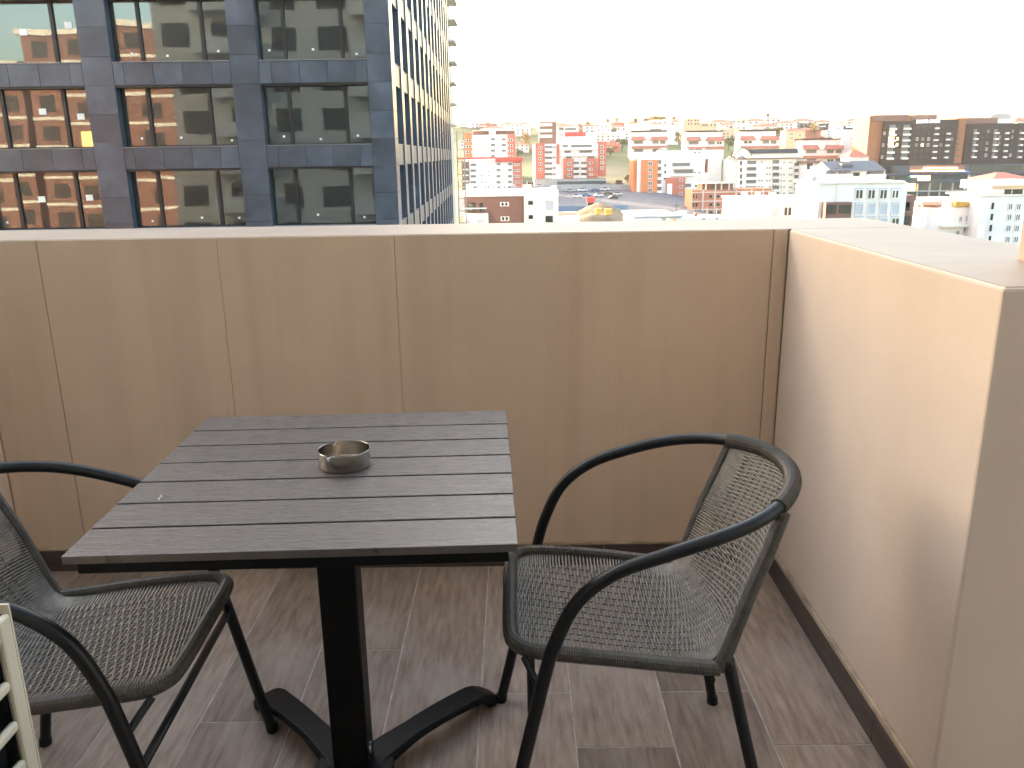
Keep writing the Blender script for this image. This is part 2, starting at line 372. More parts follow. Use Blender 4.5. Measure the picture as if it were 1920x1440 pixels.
# cast base: hub with four arched feet
bs = empty('pedestal_base', (0, 0, 0)); bs.parent = tb
MB().tube([(0, 0, .030), (0, 0, .0475)], .085, 28).build('hub', BLACK, bs, bevel=.003)
def foot_mesh():
    m = MB(); n = 18; Lf = .395; rings = []
    for k in range(n + 1):
        t = k / n; x = .02 + Lf * t
        zc = .046 + .012 * math.sin(math.pi * min(1, t * 1.05)) - (.030 * max(0, (t - .82) / .18) ** 2)
        zb = .022 + .022 * math.sin(math.pi * min(1, t)) if t < .86 else lerp1(t, [.86, .9, 1.0], [.031, .004, .002])
        if t < .05: zb = .022
        w = lerp1(t, [0, .12, .35, .85, .95, 1], [.055, .040, .032, .036, .033, .022])
        rings.append([(x, -w, zb), (x, w, zb), (x, w * .97, zc - .006), (x, w * .8, zc), (x, -w * .8, zc), (x, -w * .97, zc - .006)])
    for r in rings: m.v += r
    for k in range(n):
        for j in range(6):
            a = k * 6 + j; b = k * 6 + (j + 1) % 6; m.f.append((b, a, a + 6, b + 6)); m.m.append(0)
    m.f.append(tuple(range(6))); m.f.append(tuple(reversed(range(n * 6, n * 6 + 6)))); m.m += [0, 0]
    return m.mesh('foot', BLACK)
fm = foot_mesh()
for k in range(4):
    o = put(fm, 'foot', bs, bevel=.002); o.rotation_euler = (0, 0, math.radians(43 + 90 * k))

# ------------------------------------------------------------------ ashtray
def ashtray():
    m = MB(); n = 216; R = .0505; Hh = .034; t = .0011
    notch = [math.radians(a) for a in (245, 125, 5)]
    def rim(a):
        z = Hh
        for c in notch:
            d = abs((a - c + math.pi) % (2 * math.pi) - math.pi) * R
            if d < .0046: z = min(z, Hh - .0085 + .0085 * (d / .0046) ** 4)
        return z
    prof = 7; rows = []
    for j in range(n):
        a = 2 * math.pi * j / n; h = rim(a); c, s_ = math.cos(a), math.sin(a)
        ring = [(R - .003, 0.0), (R - .0012, .0003), (R, .002), (R, h - .0006), (R - t * .5, h), (R - t, h - .0006), (R - t, .004), (R - .003, .0018), (0.012, .0018)]
        rows.append(len(m.v)); m.v += [(r * c, r * s_, z) for r, z in ring]
    p = 9
    for j in range(n):
        a, b = rows[j], rows[(j + 1) % n]
        for k in range(p - 1): m.f.append((a + k, b + k, b + k + 1, a + k + 1)); m.m.append(0)
    m.f.append(tuple(rows[j] + p - 1 for j in range(n))); m.m.append(0)
    m.f.append(tuple(rows[j] for j in reversed(range(n)))); m.m.append(0)
    o = m.build('ashtray', STEEL, smooth=True, loc=(-.343, 1.535, .7405))
    e = o.modifiers.new('edges', 'EDGE_SPLIT'); e.split_angle = math.radians(40)
    return tag(o, 'round brushed steel ashtray with notched rim on the slatted table', 'ashtray')
ashtray()
p = onZ(300, 932, .742)
tag(MB().tube(catmull([(-.004, .010, .0008), (.002, .004, .0012), (-.001, -.003, .001), (.003, -.010, .0008)], 5), .0007, 5).build('thread', LINT, loc=(p.x, p.y, .7403)),
    'tiny white thread lying on the left of the table top', 'thread')

# ------------------------------------------------------------------ wicker chairs (local +x is towards the chair's back)
ARM_R = .0125
half = [(-.052, .256, 0.006), (-.022, .257, .136), (.036, .258, .404), (.060, .259, .495), (.100, .260, .578), (.165, .261, .632), (.250, .260, .664), (.335, .250, .688),
        (.405, .224, .703), (.462, .178, .714), (.502, .120, .721), (.524, .06, .724), (.531, 0, .725)]
full = [Vector(p) for p in half] + [Vector((p[0], -p[1], p[2])) for p in reversed(half[:-1])]
fullc = catmull(full, 8)
def wrapped(path, r, step=.0042, mi=0, m=None, n=10):
    m = m or MB(); P = resample(path, step / 2)
    m.tube(P, [r * (1.0 if k % 2 else .93) for k in range(len(P))], n, True, mi); return m
edge_path = [(-.015, .195, .440), (.06, .198, .437), (.2, .2, .424), (.315, .197, .410), (.358, .194, .415), (.380, .192, .455), (.415, .188, .56), (.445, .184, .64), (.466, .178, .704)]
cen_path = [(-.015, 0, .441), (.06, 0, .428), (.2, 0, .402), (.315, 0, .393), (.375, 0, .410), (.413, 0, .455), (.462, 0, .56), (.497, 0, .64), (.524, 0, .712)]
E_ = resample(catmull(edge_path, 10), .0020); C_ = catmull(cen_path, 10)
def surf(s, t):     # s 0..1 along, t -1..1 across
    def at(P, s):
        f = s * (len(P) - 1); i = min(int(f), len(P) - 2); return P[i].lerp(P[i + 1], f - i)
    e = at(EP, s); c = at(CP, s); k = t * t
    return Vector((e.x * k + c.x * (1 - k), t * e.y, e.z * k + c.z * (1 - k)))
EP = catmull(edge_path, 10); CP = C_
def seat_normal(s, t):
    a = surf(min(1, s + .01), t) - surf(max(0, s - .01), t); b = surf(s, min(1, t + .02)) - surf(s, max(-1, t - .02))
    return a.cross(b).normalized()
def weave():
    m = MB(); NS = 146; warps = [-.72 + 1.44 * k / 12 for k in range(13)]
    for i in range(NS):
        s = (i + .6) / (NS + .2); pts = []; ph = i % 2
        ts = [-1, -.9, -.8]
        for k in range(len(warps)):
            ts.append(warps[k])
            if k < len(warps) - 1: ts.append((warps[k] + warps[k + 1]) / 2)
        ts += [.8, .9, 1]
        for t in ts:
            p = surf(s, t); nrm = seat_normal(s, t)
            off = 0
            for k, w in enumerate(warps):
                if abs(t - w) < 1e-6: off = .0030 * (1 if (k + ph) % 2 else -1)
            pts.append(p + nrm * off + Vector((random.uniform(-1, 1), 0, 0)) * .0004)
        P = [pts[0]]
        m.tube(pts, .0024, 5, False)
    for w in warps:
        m.tube([surf(k / 60, w) for k in range(61)], .0020, 5, False)
    return m
weave_me = weave().mesh('woven_seat', WICKER, smooth=True)
def chair(loc, rz, label):
    ch = empty('wicker_armchair', loc, rz, label, 'chair', 'wicker armchairs at the table')
    f1 = MB().tube(fullc, ARM_R, 14).build('arm_frame', TUBE, ch, smooth=True)
    wr = [p for p in fullc if abs(p.y) <= .180 and p.x > .40]
    wrapped(wr, .0165, .0040, n=14).build('wrapped_top_rail', WRAP, ch)
    for s in (1, -1):
        MB().tube(catmull([(.475, s * .238, .006), (.452, s * .232, .12), (.400, s * .217, .34), (.380, s * .208, .425)], 5), .0118, 12).build('rear_leg', TUBE, ch, smooth=True)
        MB().tube([(.4757, s * .2382, 0.0), (.4735, s * .2375, .018)], .0135, 12).build('rubber_foot', RUBBER, ch)
        MB().tube([(-.0533, s * .256, 0.0), (-.050, s * .256, .018)], .0142, 12).build('rubber_foot', RUBBER, ch)
        wrapped([(.366, s * .206, .402), (.385, s * .2035, .455), (.418, s * .198, .56), (.448, s * .192, .64), (.470, s * .184, .706)], .0135).build('wrapped_back_post', WRAP, ch)
        MB().tube([(.005, s * .205, .432), (.034, s * .252, .395)], .007, 8).build('bracket', TUBE, ch)
    # seat frame, wrapped
    sf = [(.366, .206, .404), (.30, .206, .411), (.2, .207, .424), (.08, .205, .437), (.02, .198, .441), (-.008, .178, .443), (-.020, .14, .444), (-.022, 0, .445)]
    sf = [Vector(p) for p in sf]; sf = sf + [Vector((p.x, -p.y, p.z)) for p in reversed(sf[:-1])]
    wrapped(catmull(sf, 6), .0150, .0042, n=12).build('wrapped_seat_frame', WRAP, ch)
    MB().tube([(.352, -.205, .378), (.352, .205, .378)], .009, 10).build('seat_crossbar', TUBE, ch, smooth=True)
    MB().tube([(.019, -.257, .325), (.019, .257, .325)], .0085, 10).build('stretcher', TUBE, ch, smooth=True)
    put(weave_me, 'woven_seat', ch, kind='stuff')
    return ch
chair((0, 1.545, 0), 0, 'wicker armchair with black tube arms in the right corner, turned to the table')
chair((-.642, 1.439, 0), math.radians(180 + 2.3), 'wicker armchair at the left, half cut off by the picture edge')

# ------------------------------------------------------------------ air conditioner (left foreground)
ac = empty('air_conditioner', (-.633, .916, 0), math.radians(0), 'cream outdoor air conditioner with dark slotted grille at the left edge', 'air conditioner')
AH, AL, AD = .80, .88, .33
MB().box(-AD, -.035, -AL, 0, .06, AH).build('casing', CREAM, ac, bevel=.012)
MB().box(-.034, -.024, -AL + .04, -.0262, .12, AH - .02).build('fin_block', ACDARK, ac)
MB().box(-.0345, -.0105, -.0258, -.0032, .10, AH - .014).build('slot_shade_fill', ACDARK, ac); MB().box(-.036, -.001, -.003, 0, .06, AH - .001).build('end_plate', CREAM, ac)  # dark block added behind the post paints in the shade inside the slots
def grille_bar(y0, y1, z0, z1): MB().box(-.010, 0, y0, y1, z0, z1).build('grille_bar', CREAM, ac, bevel=.004)
gz0, gz1 = .10, AH - .012
grille_bar(-.026, -.003, gz0, gz1); grille_bar(-AL + .003, -AL + .05, gz0, gz1)
grille_bar(-AL + .051, -.027, gz1 - .03, gz1); grille_bar(-AL + .051, -.027, gz0, gz0 + .03)
for k in range(10): z = gz0 + .03 + (gz1 - gz0 - .06) * (k + 1) / 11; grille_bar(-AL + .051, -.027, z - .007, z + .007)
for k in range(9): y = -AL + .05 + (AL - .076) * (k + 1) / 10; MB().box(-.0115, -.0015, y - .006, y + .006, gz0 + .031, gz1 - .031).build('grille_upright', CREAM, ac, bevel=.003)
for y in (-.15, -.72): MB().box(-AD + .02, -.05, y - .03, y + .03, 0, .0595).build('foot', ACDARK, ac)
# ================================================================== THE BUILDING THE BALCONY BELONGS TO (seen in the tower's glass)
hb = empty('host_building', (0, -.62, 0), label='pale apartment block behind the camera, mirrored in the tower windows', cat='building')
HOST = mat('host_plaster', (.47, .47, .47), .8, var=.06, vscale=.3)
HOSTL = mat('host_parapet', (.60, .60, .60), .8, var=.05, vscale=.3)
MB().box(-28.5, 16, -14, 0, -26, 36).build('wall', HOST, hb)
wm = MB(); wm.box(-.5, .5, -.02, .03, -.5, .5, 0); wm.box(-.46, .46, .031, .04, -.46, .46, 1); wm = wm.mesh('window', [DFRAME, PANEW])
bm_ = MB().box(-2.6, 2.6, 0, 1.4, -.2, 1.05).mesh('balcony', HOSTL)
for r in range(-7, 10):
    for c in range(10):
        x = -26.6 + 4.2 * c; z = 1.5 + 3.35 * r
        if r == 0 and -4 < x < 5: continue
        if c % 3 == 1:
            if not (-6 < x < 6 and r in (0, 1)): put(bm_, 'balcony', hb, (x, .005, z - 1.4))
        put(wm, 'window', hb, (x, .005, z), scale=(2.3, 1, 1.9))
MB().box(-.95, 1.25, .003, .05, 0.0, 2.25).build('balcony_door', [PANEW], hb)
# other blocks behind the camera, mirrored in the tower
def back_block(name, label, x0, x1, y0, y1, z1, mt, rows, cols, lit=(), wsz=(1.7, 1.7), wmat=None):
    b = empty(name, ((x0 + x1) / 2, y1, -26), label=label, cat='building'); w = (x1 - x0) / 2
    MB().box(-w, w, y0 - y1, 0, 0, z1 + 26).build('wall', mt, b)
    MB().box(-w - .4, w + .4, y0 - y1 - .4, .4, z1 + 26, z1 + 26.6).build('roof', C['concrete'], b)
    for r in range(rows):
        MB().box(-w - .05, w + .05, -.2, .12, z1 + 26 - 3.3 * (r + 1) + .1, z1 + 26 - 3.3 * (r + 1) + .45).build('floor_band', C['concrete'], b)
        for c in range(cols):
            x = -w + 2 * w * (c + .5) / cols
            me = MB().box(-wsz[0] / 2, wsz[0] / 2, -.1, .06, 0, wsz[1]).mesh('window', LIT if (r, c) in lit else (wmat or OPEN))
            put(me, 'window', b, (x, 0, z1 + 26 - 3.3 * (r + 1) + 1.0))
    return b
DBRICK = mat('old_brick', (.15, .066, .05), .85, var=.15, vscale=.4)
back_block('brick_building', 'unfinished red brick block mirrored in the second bay of tower windows', -52.5, -34, -44, -26, 15.5, DBRICK, 8, 5, {(1, 1), (1, 2), (3, 1)})  # glowing panes stand in for sun reflected in this block's windows
back_block('brick_tower', 'red brick corner block mirrored in the leftmost tower windows', -61, -54.5, -46, -28, 12.5, DBRICK, 7, 2)
back_block('slate_building', 'blue grey block with long windows mirrored at the left of the tower', -100, -61.5, -50, -30, 13, C['teal'], 7, 7, wsz=(3.4, 1.5), wmat=PANEW)

# ================================================================== THE DARK TOWER
TROT = math.radians(1.5); TY = 38.5
tc0 = onY(741, 290, TY); TC = Vector((tc0.x, tc0.y, -26.0))
tw = empty('office_tower', TC, TROT, 'dark slate clad office tower with recessed glass bays', 'tower')
def on_tower(px, py):
    d = ray(px, py); n = Vector((math.sin(TROT), -math.cos(TROT), 0)); k = (TC - EYE).dot(n) / d.dot(n); p = EYE + d * k
    u = (p - TC).dot(Vector((math.cos(TROT), math.sin(TROT), 0))); return u, p.z + 26
SILL0 = 1.86 + 26; FH = 3.55; WH = 2.62; REC = .50
k_lo, k_hi = -7, 8; zb_t, zt_t = 0.0, SILL0 + FH * k_hi + 1.2
ed = [on_tower(x, 277)[0] for x in (175, 231, 447, 499, 697)]
bays = [(ed[3], ed[4]), (ed[1], ed[2])]
bw = ed[2] - ed[1]; pitch = ed[2] - ed[0]
r_ = ed[0]
while r_ > -52: bays.append((r_ - bw, r_)); r_ -= pitch
TW = -bays[-1][0] + 1.4; SD = 54.5
MB().box(-TW, -.62, .62, SD, 0, zt_t).build('core', SLATE2, tw)
MB().box(-TW - .1, 0.05, -.05, SD, zt_t + .001, zt_t + .5).build('roof', SLATE2, tw)
VIEW = range(-1, 4)                                     # storeys whose cladding pieces can be told apart
def panel_me(w, h): return MB().box(-w / 2 + .008, w / 2 - .008, 0, .04, -h / 2 + .008, h / 2 - .008).mesh('panel', SLATE)
piers = []
xs_ = [0] + [v for b in bays for v in (b[1], b[0])] + [-TW]
for i in range(0, len(xs_), 2): piers.append((xs_[i + 1], xs_[i]))
clad = MB(); cladv = MB()
for a, b in piers:
    MB().box(a + .002, b - (.045 if b == 0 else .002), .042, .619, 0, zt_t).build('pier', SLATE, tw)
PH = FH / 3
for a, b in piers:
    w = b - a
    ws = [w] if w < 1.7 else [w / 2, w / 2]
    me_p = panel_me(w, PH)
    for k in range(k_lo, k_hi):
        for j in range(3):
            z = SILL0 + FH * k - (FH - WH) + PH * j + PH / 2 + .0
            if k in VIEW and b > -26: put(me_p, 'panel', tw, ((a + b) / 2, random.uniform(-.004, .004), z))
            else: clad.box(a + .008, b - .008, 0, .04, z - PH / 2 + .008, z + PH / 2 - .008)
sp_h = FH - WH
pane_me = {}; fr_me = {}
for bi, (a, b) in enumerate(bays):
    w = b - a; n = 4; off = [.09, .25, .25, .25, .16] if bi % 2 else [.11, .26, .26, .26, .11]
    e = [a]
    for o_ in off: e.append(e[-1] + o_ * w)
    me_s = [panel_me(e[i + 1] - e[i], sp_h) for i in range(5)]
    m1, m2 = a + w * .235, a + w * .765
    for k in range(k_lo, k_hi + 1):
        zs = SILL0 + FH * k                               # top of the spandrel = sill
        MB().box(a, b, .05, .618, zs - sp_h, zs).build('spandrel', SLATE2, tw)
        seen = k in VIEW and b > -26
        for i in range(5):
            if seen: put(me_s[i], 'panel', tw, ((e[i] + e[i + 1]) / 2, .008 + random.uniform(-.004, .004), zs - sp_h / 2))
            else: clad.box(e[i] + .008, e[i + 1] - .008, .01, .049, zs - sp_h + .008, zs - .008)
        if k == k_hi: continue
        if not seen:
            mw = MB(); mw.box(a, b, REC, REC + .05, zs, zs + WH, 1)
            for x in (m1, m2): mw.box(x - .06, x + .06, REC - .1, REC - .001, zs, zs + WH, 0)
            mw.build('window', [DFRAME, TGLASS], tw); continue
        wf = MB(); y0, y1 = REC - .07, REC + .05
        wf.box(a + .001, b - .001, y0, y1, zs + .001, zs + .09); wf.box(a + .001, b - .001, y0, y1, zs + WH - .10, zs + WH - .001)
        wf.box(a + .001, a + .07, y0, y1, zs + .091, zs + WH - .101); wf.box(b - .07, b - .001, y0, y1, zs + .091, zs + WH - .101)
        wo_ = wf.build('window', DFRAME, tw)
        for x in (m1, m2): MB().box(x - .075, x + .075, y0 - .03, y1 - .002, zs + .092, zs + WH - .102).build('mullion', DFRAME, wo_)
        for pa, pb in ((a + .071, m1 - .076), (m1 + .076, m2 - .076), (m2 + .076, b - .071)):
            me = MB(); hw, hh = (pb - pa) / 2, (WH - .195) / 2; me.box(-hw, hw, 0, .02, -hh, hh)
            po = put(me.mesh('pane', TGLASS), 'pane', wo_, ((pa + pb) / 2, REC, zs + WH / 2))
            po.rotation_euler = (random.uniform(-.004, .004), 0, random.uniform(-.008, .008))
            if bi >= 2 and random.random() < .8:
                MB().box(-.16, .16, 0, .003, -.13, .13).build('sticker', PAPER, wo_, loc=((pa + pb) / 2 + random.uniform(-.3, .3) * hw, REC - .012, zs + WH * random.uniform(.5, .62)))
            elif random.random() < .9:
                MB().box(-.05, .05, 0, .003, -.045, .045).build('sticker', PAPER, wo_, loc=((pa + pb) / 2 + random.uniform(-.4, .4) * hw, REC - .012, zs + random.uniform(.25, .5)))
        MB().box(a + .003, b - .003, -.035, .42, zs + .0005, zs + .035).build('sill', SILLM, wo_, bevel=.004)
        MB().box(a + .003, b - .003, .06, REC - .072, zs + WH - .09, zs + WH - .0015).build('soffit', DFRAME, wo_)
clad.build('cladding', SLATE, tw, kind='stuff')
# narrow bays of the receding flank
SP = 3.74; WW = 2.72; y_s = 1.40
nb = 14
pm = MB().box(-.04, .02, -.0, SP - WW - .02, -PH / 2 + .008, PH / 2 - .008).mesh('panel', SLATE)
clf = MB()
for i in range(nb + 1):
    ya = 0.045 if i == 0 else y_s + SP * (i - 1) + WW; yb = y_s if i == 0 else ya + SP - WW
    MB().box(-.618, -.042, ya + .001 if i else .6195, yb, 0, zt_t).build('pier', SLATE, tw)
    me = MB().box(-.04, .02, .004, yb - ya - .004, -PH / 2 + .008, PH / 2 - .008).mesh('panel', SLATE)
    for k in range(k_lo, k_hi):
        for j in range(3):
            z = SILL0 + FH * k - sp_h + PH * j + PH / 2
            if i < 3 and k in VIEW: put(me, 'panel', tw, (0, ya, z))
            else: clf.box(-.04, .02, ya + .004, yb - .004, z - PH / 2 + .008, z + PH / 2 - .008)
clf.build('cladding', SLATE, tw, kind='stuff')
sw = MB().box(-.02, 0, 0, WW, 0, WH).mesh('window', TGLASS); ss = MB().box(-.58, -.03, .002, WW - .002, -sp_h, 0).mesh('spandrel', SLATE3)
sl = MB().box(-.5, -.02, .004, WW - .004, 0, .03).mesh('sill', SILLM)
for i in range(nb):
    y = y_s + SP * i
    for k in range(k_lo, k_hi + 1):
        z = SILL0 + FH * k; put(ss, 'spandrel', tw, (-.02, y, z))
        if k < k_hi: w_ = put(sw, 'window', tw, (-.50, y, z)); put(sl, 'sill', w_, (.50, 0, .001))

# hoist mast standing behind the tower corner
def mast():
    base = onY(868, 420, 100); top = onY(861, 245, 100)
    o = empty('hoist_mast', (base.x, base.y, -26), label='thin steel lattice mast beside the tower\'s far edge', cat='mast'); Hm = top.z + 26; w = .42
    st = mat('mast_steel', (.30, .29, .28), .5, metal=.4)
    for sx in (-w, w):
        for sy in (-w, w): MB().tube([(sx, sy, 0), (sx, sy, Hm)], .05, 6).build('post', st, o)
    z = 0; m = MB()
    while z < Hm - 1.4:
        m.tube([(-w, -w, z), (w, -w, z + 1.4)], .03, 4); m.tube([(-w, -w, z), (w, -w, z)], .03, 4); m.tube([(w, w, z), (w, -w, z + 1.4)], .03, 4); m.tube([(-w, w, z), (w, w, z)], .03, 4); z += 1.4
    m.build('lattice', st, o, kind='stuff')
mast()

# ================================================================== THE CITY
VW = {'a': (840, 190, 5.333), 'b': (1160, 190, 4.8), 'c': (1520, 190, 4.8), 'd': (1600, 200, 6.0), 'n1': (850, 210, 10.667), 'n2': (990, 210, 10.283),
      'n3': (1160, 210, 8.0), 'n4': (1360, 210, 6.857), 'n5': (850, 330, 5.486), 'n6': (1180, 330, 6.857), 'p': (0, 0, 1.0)}
def unit_window(name, frame, pane, fw=.10, cross=True):
    m = MB(); m.box(-.5, .5, -.06, 0, -.5, .5, 1)
    m.box(-.5, .5, -.16, -.061, .5 - fw, .5, 0); m.box(-.5, .5, -.16, -.061, -.5, -.5 + fw, 0)
    m.box(-.5, -.5 + fw, -.16, -.061, -.5 + fw, .5 - fw, 0); m.box(.5 - fw, .5, -.16, -.061, -.5 + fw, .5 - fw, 0)
    if cross: m.box(-fw / 2, fw / 2, -.15, -.061, -.5 + fw, .5 - fw, 0)
    return m.mesh(name, [frame, pane])
UW = {'w': unit_window('window', C['white'], PANEW), 's': unit_window('window', C['white'], SHUT, .07, False), 'l': unit_window('window', C['white'], LIT, .06),
      'o': unit_window('window', C['concrete'], OPEN, .04, False), 'd': unit_window('window', DFRAME, PANEW, .07), 'x': unit_window('window', C['white'], C['white'], .2, False),
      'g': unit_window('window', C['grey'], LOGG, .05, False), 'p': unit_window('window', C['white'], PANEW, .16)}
class Bld:
    def __init__(s, name, label, v, Y, rect, wall, dep=14, cat='building', group=None, toground=True, roof=None):
        s.ox, s.oy, s.s = VW[v]; s.Y = Y
        x0, x1, y0, y1 = rect; a = s.at(x0, (y0 + y1) / 2); b = s.at(x1, (y0 + y1) / 2)
        zt = s.at((x0 + x1) / 2, y0).z; zb = s.at((x0 + x1) / 2, y1).z
        g = min(terr(a.x, Y), terr(b.x, Y), terr(a.x, Y + dep)) - 1
        if toground: zb = min(zb, g)
        s.org = Vector(((a.x + b.x) / 2, Y, zb)); s.e = empty(name, s.org, 0, label, cat, group); s.dep = dep
        s.main = MB().box(a.x - s.org.x, b.x - s.org.x, 0, dep, 0, zt - zb).build('wall', wall, s.e)
        if roof is not None:
            MB().box(a.x - s.org.x - .5, b.x - s.org.x + .5, -.5, dep + .5, zt - zb + .002, zt - zb + .7).build('roof', roof, s.e)
    def at(s, x, y, dy=0): return onY(s.ox + x / s.s, s.oy + y / s.s, s.Y + dy)
    def rc(s, x0, x1, y0, y1):
        xm, ym = (x0 + x1) / 2, (y0 + y1) / 2; c = s.at(xm, ym) - s.org
        return c, abs(s.at(x1, ym).x - s.at(x0, ym).x), abs(s.at(xm, y0).z - s.at(xm, y1).z)
    def box(s, name, mt, x0, x1, y0, y1, pr=.3, dep=None, parent=None):      # a box standing proud of the front
        c, w, h = s.rc(x0, x1, y0, y1)
        return MB().box(c.x - w / 2, c.x + w / 2, -pr, (dep if dep is not None else .05), c.z - h / 2, c.z + h / 2).build(name, mt, parent or s.e)
    def win(s, kind, *rects, pr=0):
        for (x0, x1, y0, y1) in rects:
            c, w, h = s.rc(x0, x1, y0, y1); put(UW[kind], 'window', s.e, (c.x, -pr - .002, c.z), scale=(w, 1, h))
    def grid(s, kind, xs, ys, w, h, pr=0, skip=0):
        for x in xs:
            for y in ys:
                if skip and random.random() < skip: continue
                s.win(kind, (x - w / 2, x + w / 2, y - h / 2, y + h / 2), pr=pr)
    def balc(s, x0, x1, ys, h, mt=None, pr=1.3, dark=None, dh=None):
        for y in ys:
            if dark: s.win(dark, (x0, x1, y - (dh or h), y), pr=0)
            s.box('balcony', mt or C['white'], x0, x1, y, y + h, pr=pr)
    def hip(s, mt, x0, x1, y0, y1, inset=.5, over=.6, dep=None):   # hipped roof, y1 eaves, y0 ridge
        c, w, h = s.rc(x0, x1, y0, y1); d = (dep or s.dep); m = MB(); zb = c.z - h / 2; zt = c.z + h / 2; xa, xb = c.x - w / 2 - over, c.x + w / 2 + over; ins = min(w * .45, d * inset)
        m.v += [(xa, -over, zb), (xb, -over, zb), (xb, d + over, zb), (xa, d + over, zb), (xa + ins, d / 2, zt), (xb - ins, d / 2, zt)]
        m.f += [(0, 1, 5, 4), (1, 2, 5), (2, 3, 4, 5), (3, 0, 4), (3, 2, 1, 0)]; m.m += [0] * 5
        return m.build('roof', mt, s.e)
W = C['white']; CL = []
# --- left group
b = Bld('apartment_block', 'white block with orange corners behind the red roofed block', 'n1', 450, (230, 1250, 455, 900), W, 16)
b.box('terrace_storey', C['brown'], 390, 1220, 375, 460, pr=-2, dep=12); b.box('roof', W, 380, 1230, 362, 376, pr=0, dep=14)
b.box('stair_head', W, 712, 842, 360, 462, pr=.2, dep=4); b.box('corner', C['orange'], 235, 378, 420, 900, pr=.5); b.box('corner', C['red'], 1085, 1245, 452, 900, pr=.5)
b.win('g', *[(750, 835, y, y + 48) for y in (522, 635, 748, 858)], *[(968, 1050, y, y + 45) for y in (525, 638, 750)])
b.win('w', *[(1095, 1190, y, y + 48) for y in (535, 650, 755, 868)], pr=.5); b.win('w', *[(250, 365, y, y + 48) for y in (550, 665, 780)], pr=.5)
b.grid('o', (420, 480, 560, 640, 690), (565, 680, 790), 14, 26, skip=.4)
b = Bld('apartment_block', 'white block with a crimson flat roof band left of centre', 'n1', 385, (170, 1380, 965, 1560), W, 15)
b.box('roof_band', C['crimson'], 90, 840, 905, 940, pr=1.0, dep=16); b.box('roof_slope', C['crimson'], 838, 1385, 905, 995, pr=1.2, dep=16)
b.box('corner', C['red'], 1195, 1375, 995, 1560, pr=.6); b.box('balcony_tower', C['brown'], 175, 322, 968, 1560, pr=.6)
b.balc(195, 305, (970, 1135, 1250, 1370, 1480), 30, C['cream'], 1.6)
b.win('g', *[(345, 455, y, y + 45) for y in (1035, 1150, 1265, 1380, 1490)], *[(865, 940, y, y + 45) for y in (1020, 1140, 1262, 1380, 1490)], *[(1095, 1168, y, y + 45) for y in (1020, 1140, 1262, 1375, 1485)])
b.win('w', *[(x, x + 50, y, y + 48) for x in (1215, 1280) for y in (1030, 1145, 1262, 1375, 1490)], pr=.6)
b.grid('o', (400, 480, 560, 640, 700, 975, 1025), (1190, 1275, 1400, 1500), 14, 32, skip=.45)
# brown and white house, near
b = Bld('flat_roofed_house', 'brown boarded and white house with flat white roof, just over the parapet', 'n5', 165, (118, 725, 205, 620), BOARD, 12)
c_, w_, h_ = b.rc(118, 725, 205, 620)
b.box('roof_parapet', W, 100, 727, 155, 210, pr=.3, dep=12.2); b.box('white_wing', W, 727, 1080, 150, 620, pr=.5, dep=12)
CL.append((b, 130, 1060, 155, 9))
b.box('front_wing', W, 118, 362, 380, 620, pr=3.0); b.box('railing', C['cream'], 120, 345, 326, 330, pr=3.0)
for x in range(125, 346, 22): b.box('baluster', C['grey'], x, x + 3, 328, 380, pr=3.0, dep=-2.95)
b.win('d', (150, 230, 275, 365), (270, 305, 275, 365)); b.win('p', (480, 572, 268, 312), (486, 576, 415, 462))
b.win('d', (770, 818, 255, 293), (775, 818, 400, 440), (948, 1022, 408, 486), pr=.5); b.win('s', (943, 1028, 245, 355), pr=.5); b.win('s', (130, 190, 432, 490), (245, 335, 432, 490), pr=3.0)
for y in (262, 292, 322, 352, 382, 412, 442, 472): b.box('board_joint', C['dark'], 365, 724, y, y + 1.0, pr=.012) if y > 270 else None
for y in (200, 245, 290, 335, 380, 425, 470): b.box('panel_joint', C['grey'], 729, 1079, y, y + 1.2, pr=.512, dep=-.49)
b.box('annex', W, 1082, 1312, 425, 640, pr=-3, dep=12); b.box('annex_roof', C['peach'], 1082, 1290, 400, 424, pr=-5, dep=10)
b = Bld('apartment_block', 'red and white stepped block with balconies in the middle distance', 'n2', 420, (100, 1350, 610, 1275), W, 18)
b.box('podium', C['grey'], 130, 1500, 1285, 1420, pr=2, dep=16); b.box('ground_storey', C['teal'], 560, 1490, 1330, 1385, pr=2.2)
b.box('corner', C['red'], 150, 322, 600, 1290, pr=.8, dep=16); b.box('corner', C['red'], 1350, 1505, 572, 1245, pr=.3, dep=14)
b.box('bay', C['red'], 680, 870, 900, 1275, pr=2.5); b.box('bay', C['red'], 1130, 1335, 890, 1262, pr=2.5); b.box('pier', C['red'], 548, 605, 620, 1000, pr=.6)
b.box('attic', W, 640, 1340, 470, 625, pr=-3, dep=15); b.box('attic_roof', C['crimson'], 720, 1130, 380, 470, pr=-6, dep=14); b.box('attic', W, 820, 1340, 400, 470, pr=-7, dep=15)
b.win('w', *[(205, 272, y, y + 55) for y in (660, 765, 870, 972, 1078)], pr=.8); b.win('w', *[(1390, 1458, y, y + 58) for y in (638, 738, 848, 945, 1050)], pr=.3)
b.win('w', (760, 835, 968, 1020), (760, 835, 1080, 1130), (760, 835, 1188, 1240), (1170, 1237, 958, 1010), (1170, 1237, 1075, 1125), (1170, 1237, 1180, 1230), pr=2.5)
b.balc(325, 470, (700, 803, 908, 1015, 1118, 1222), 48, C['cream'], 1.4, 'g', 45); b.balc(872, 985, (1010, 1120, 1222), 52, W, 1.6, 'g', 50); b.balc(1022, 1128, (1010, 1120, 1222), 52, W, 1.6, 'g', 50)
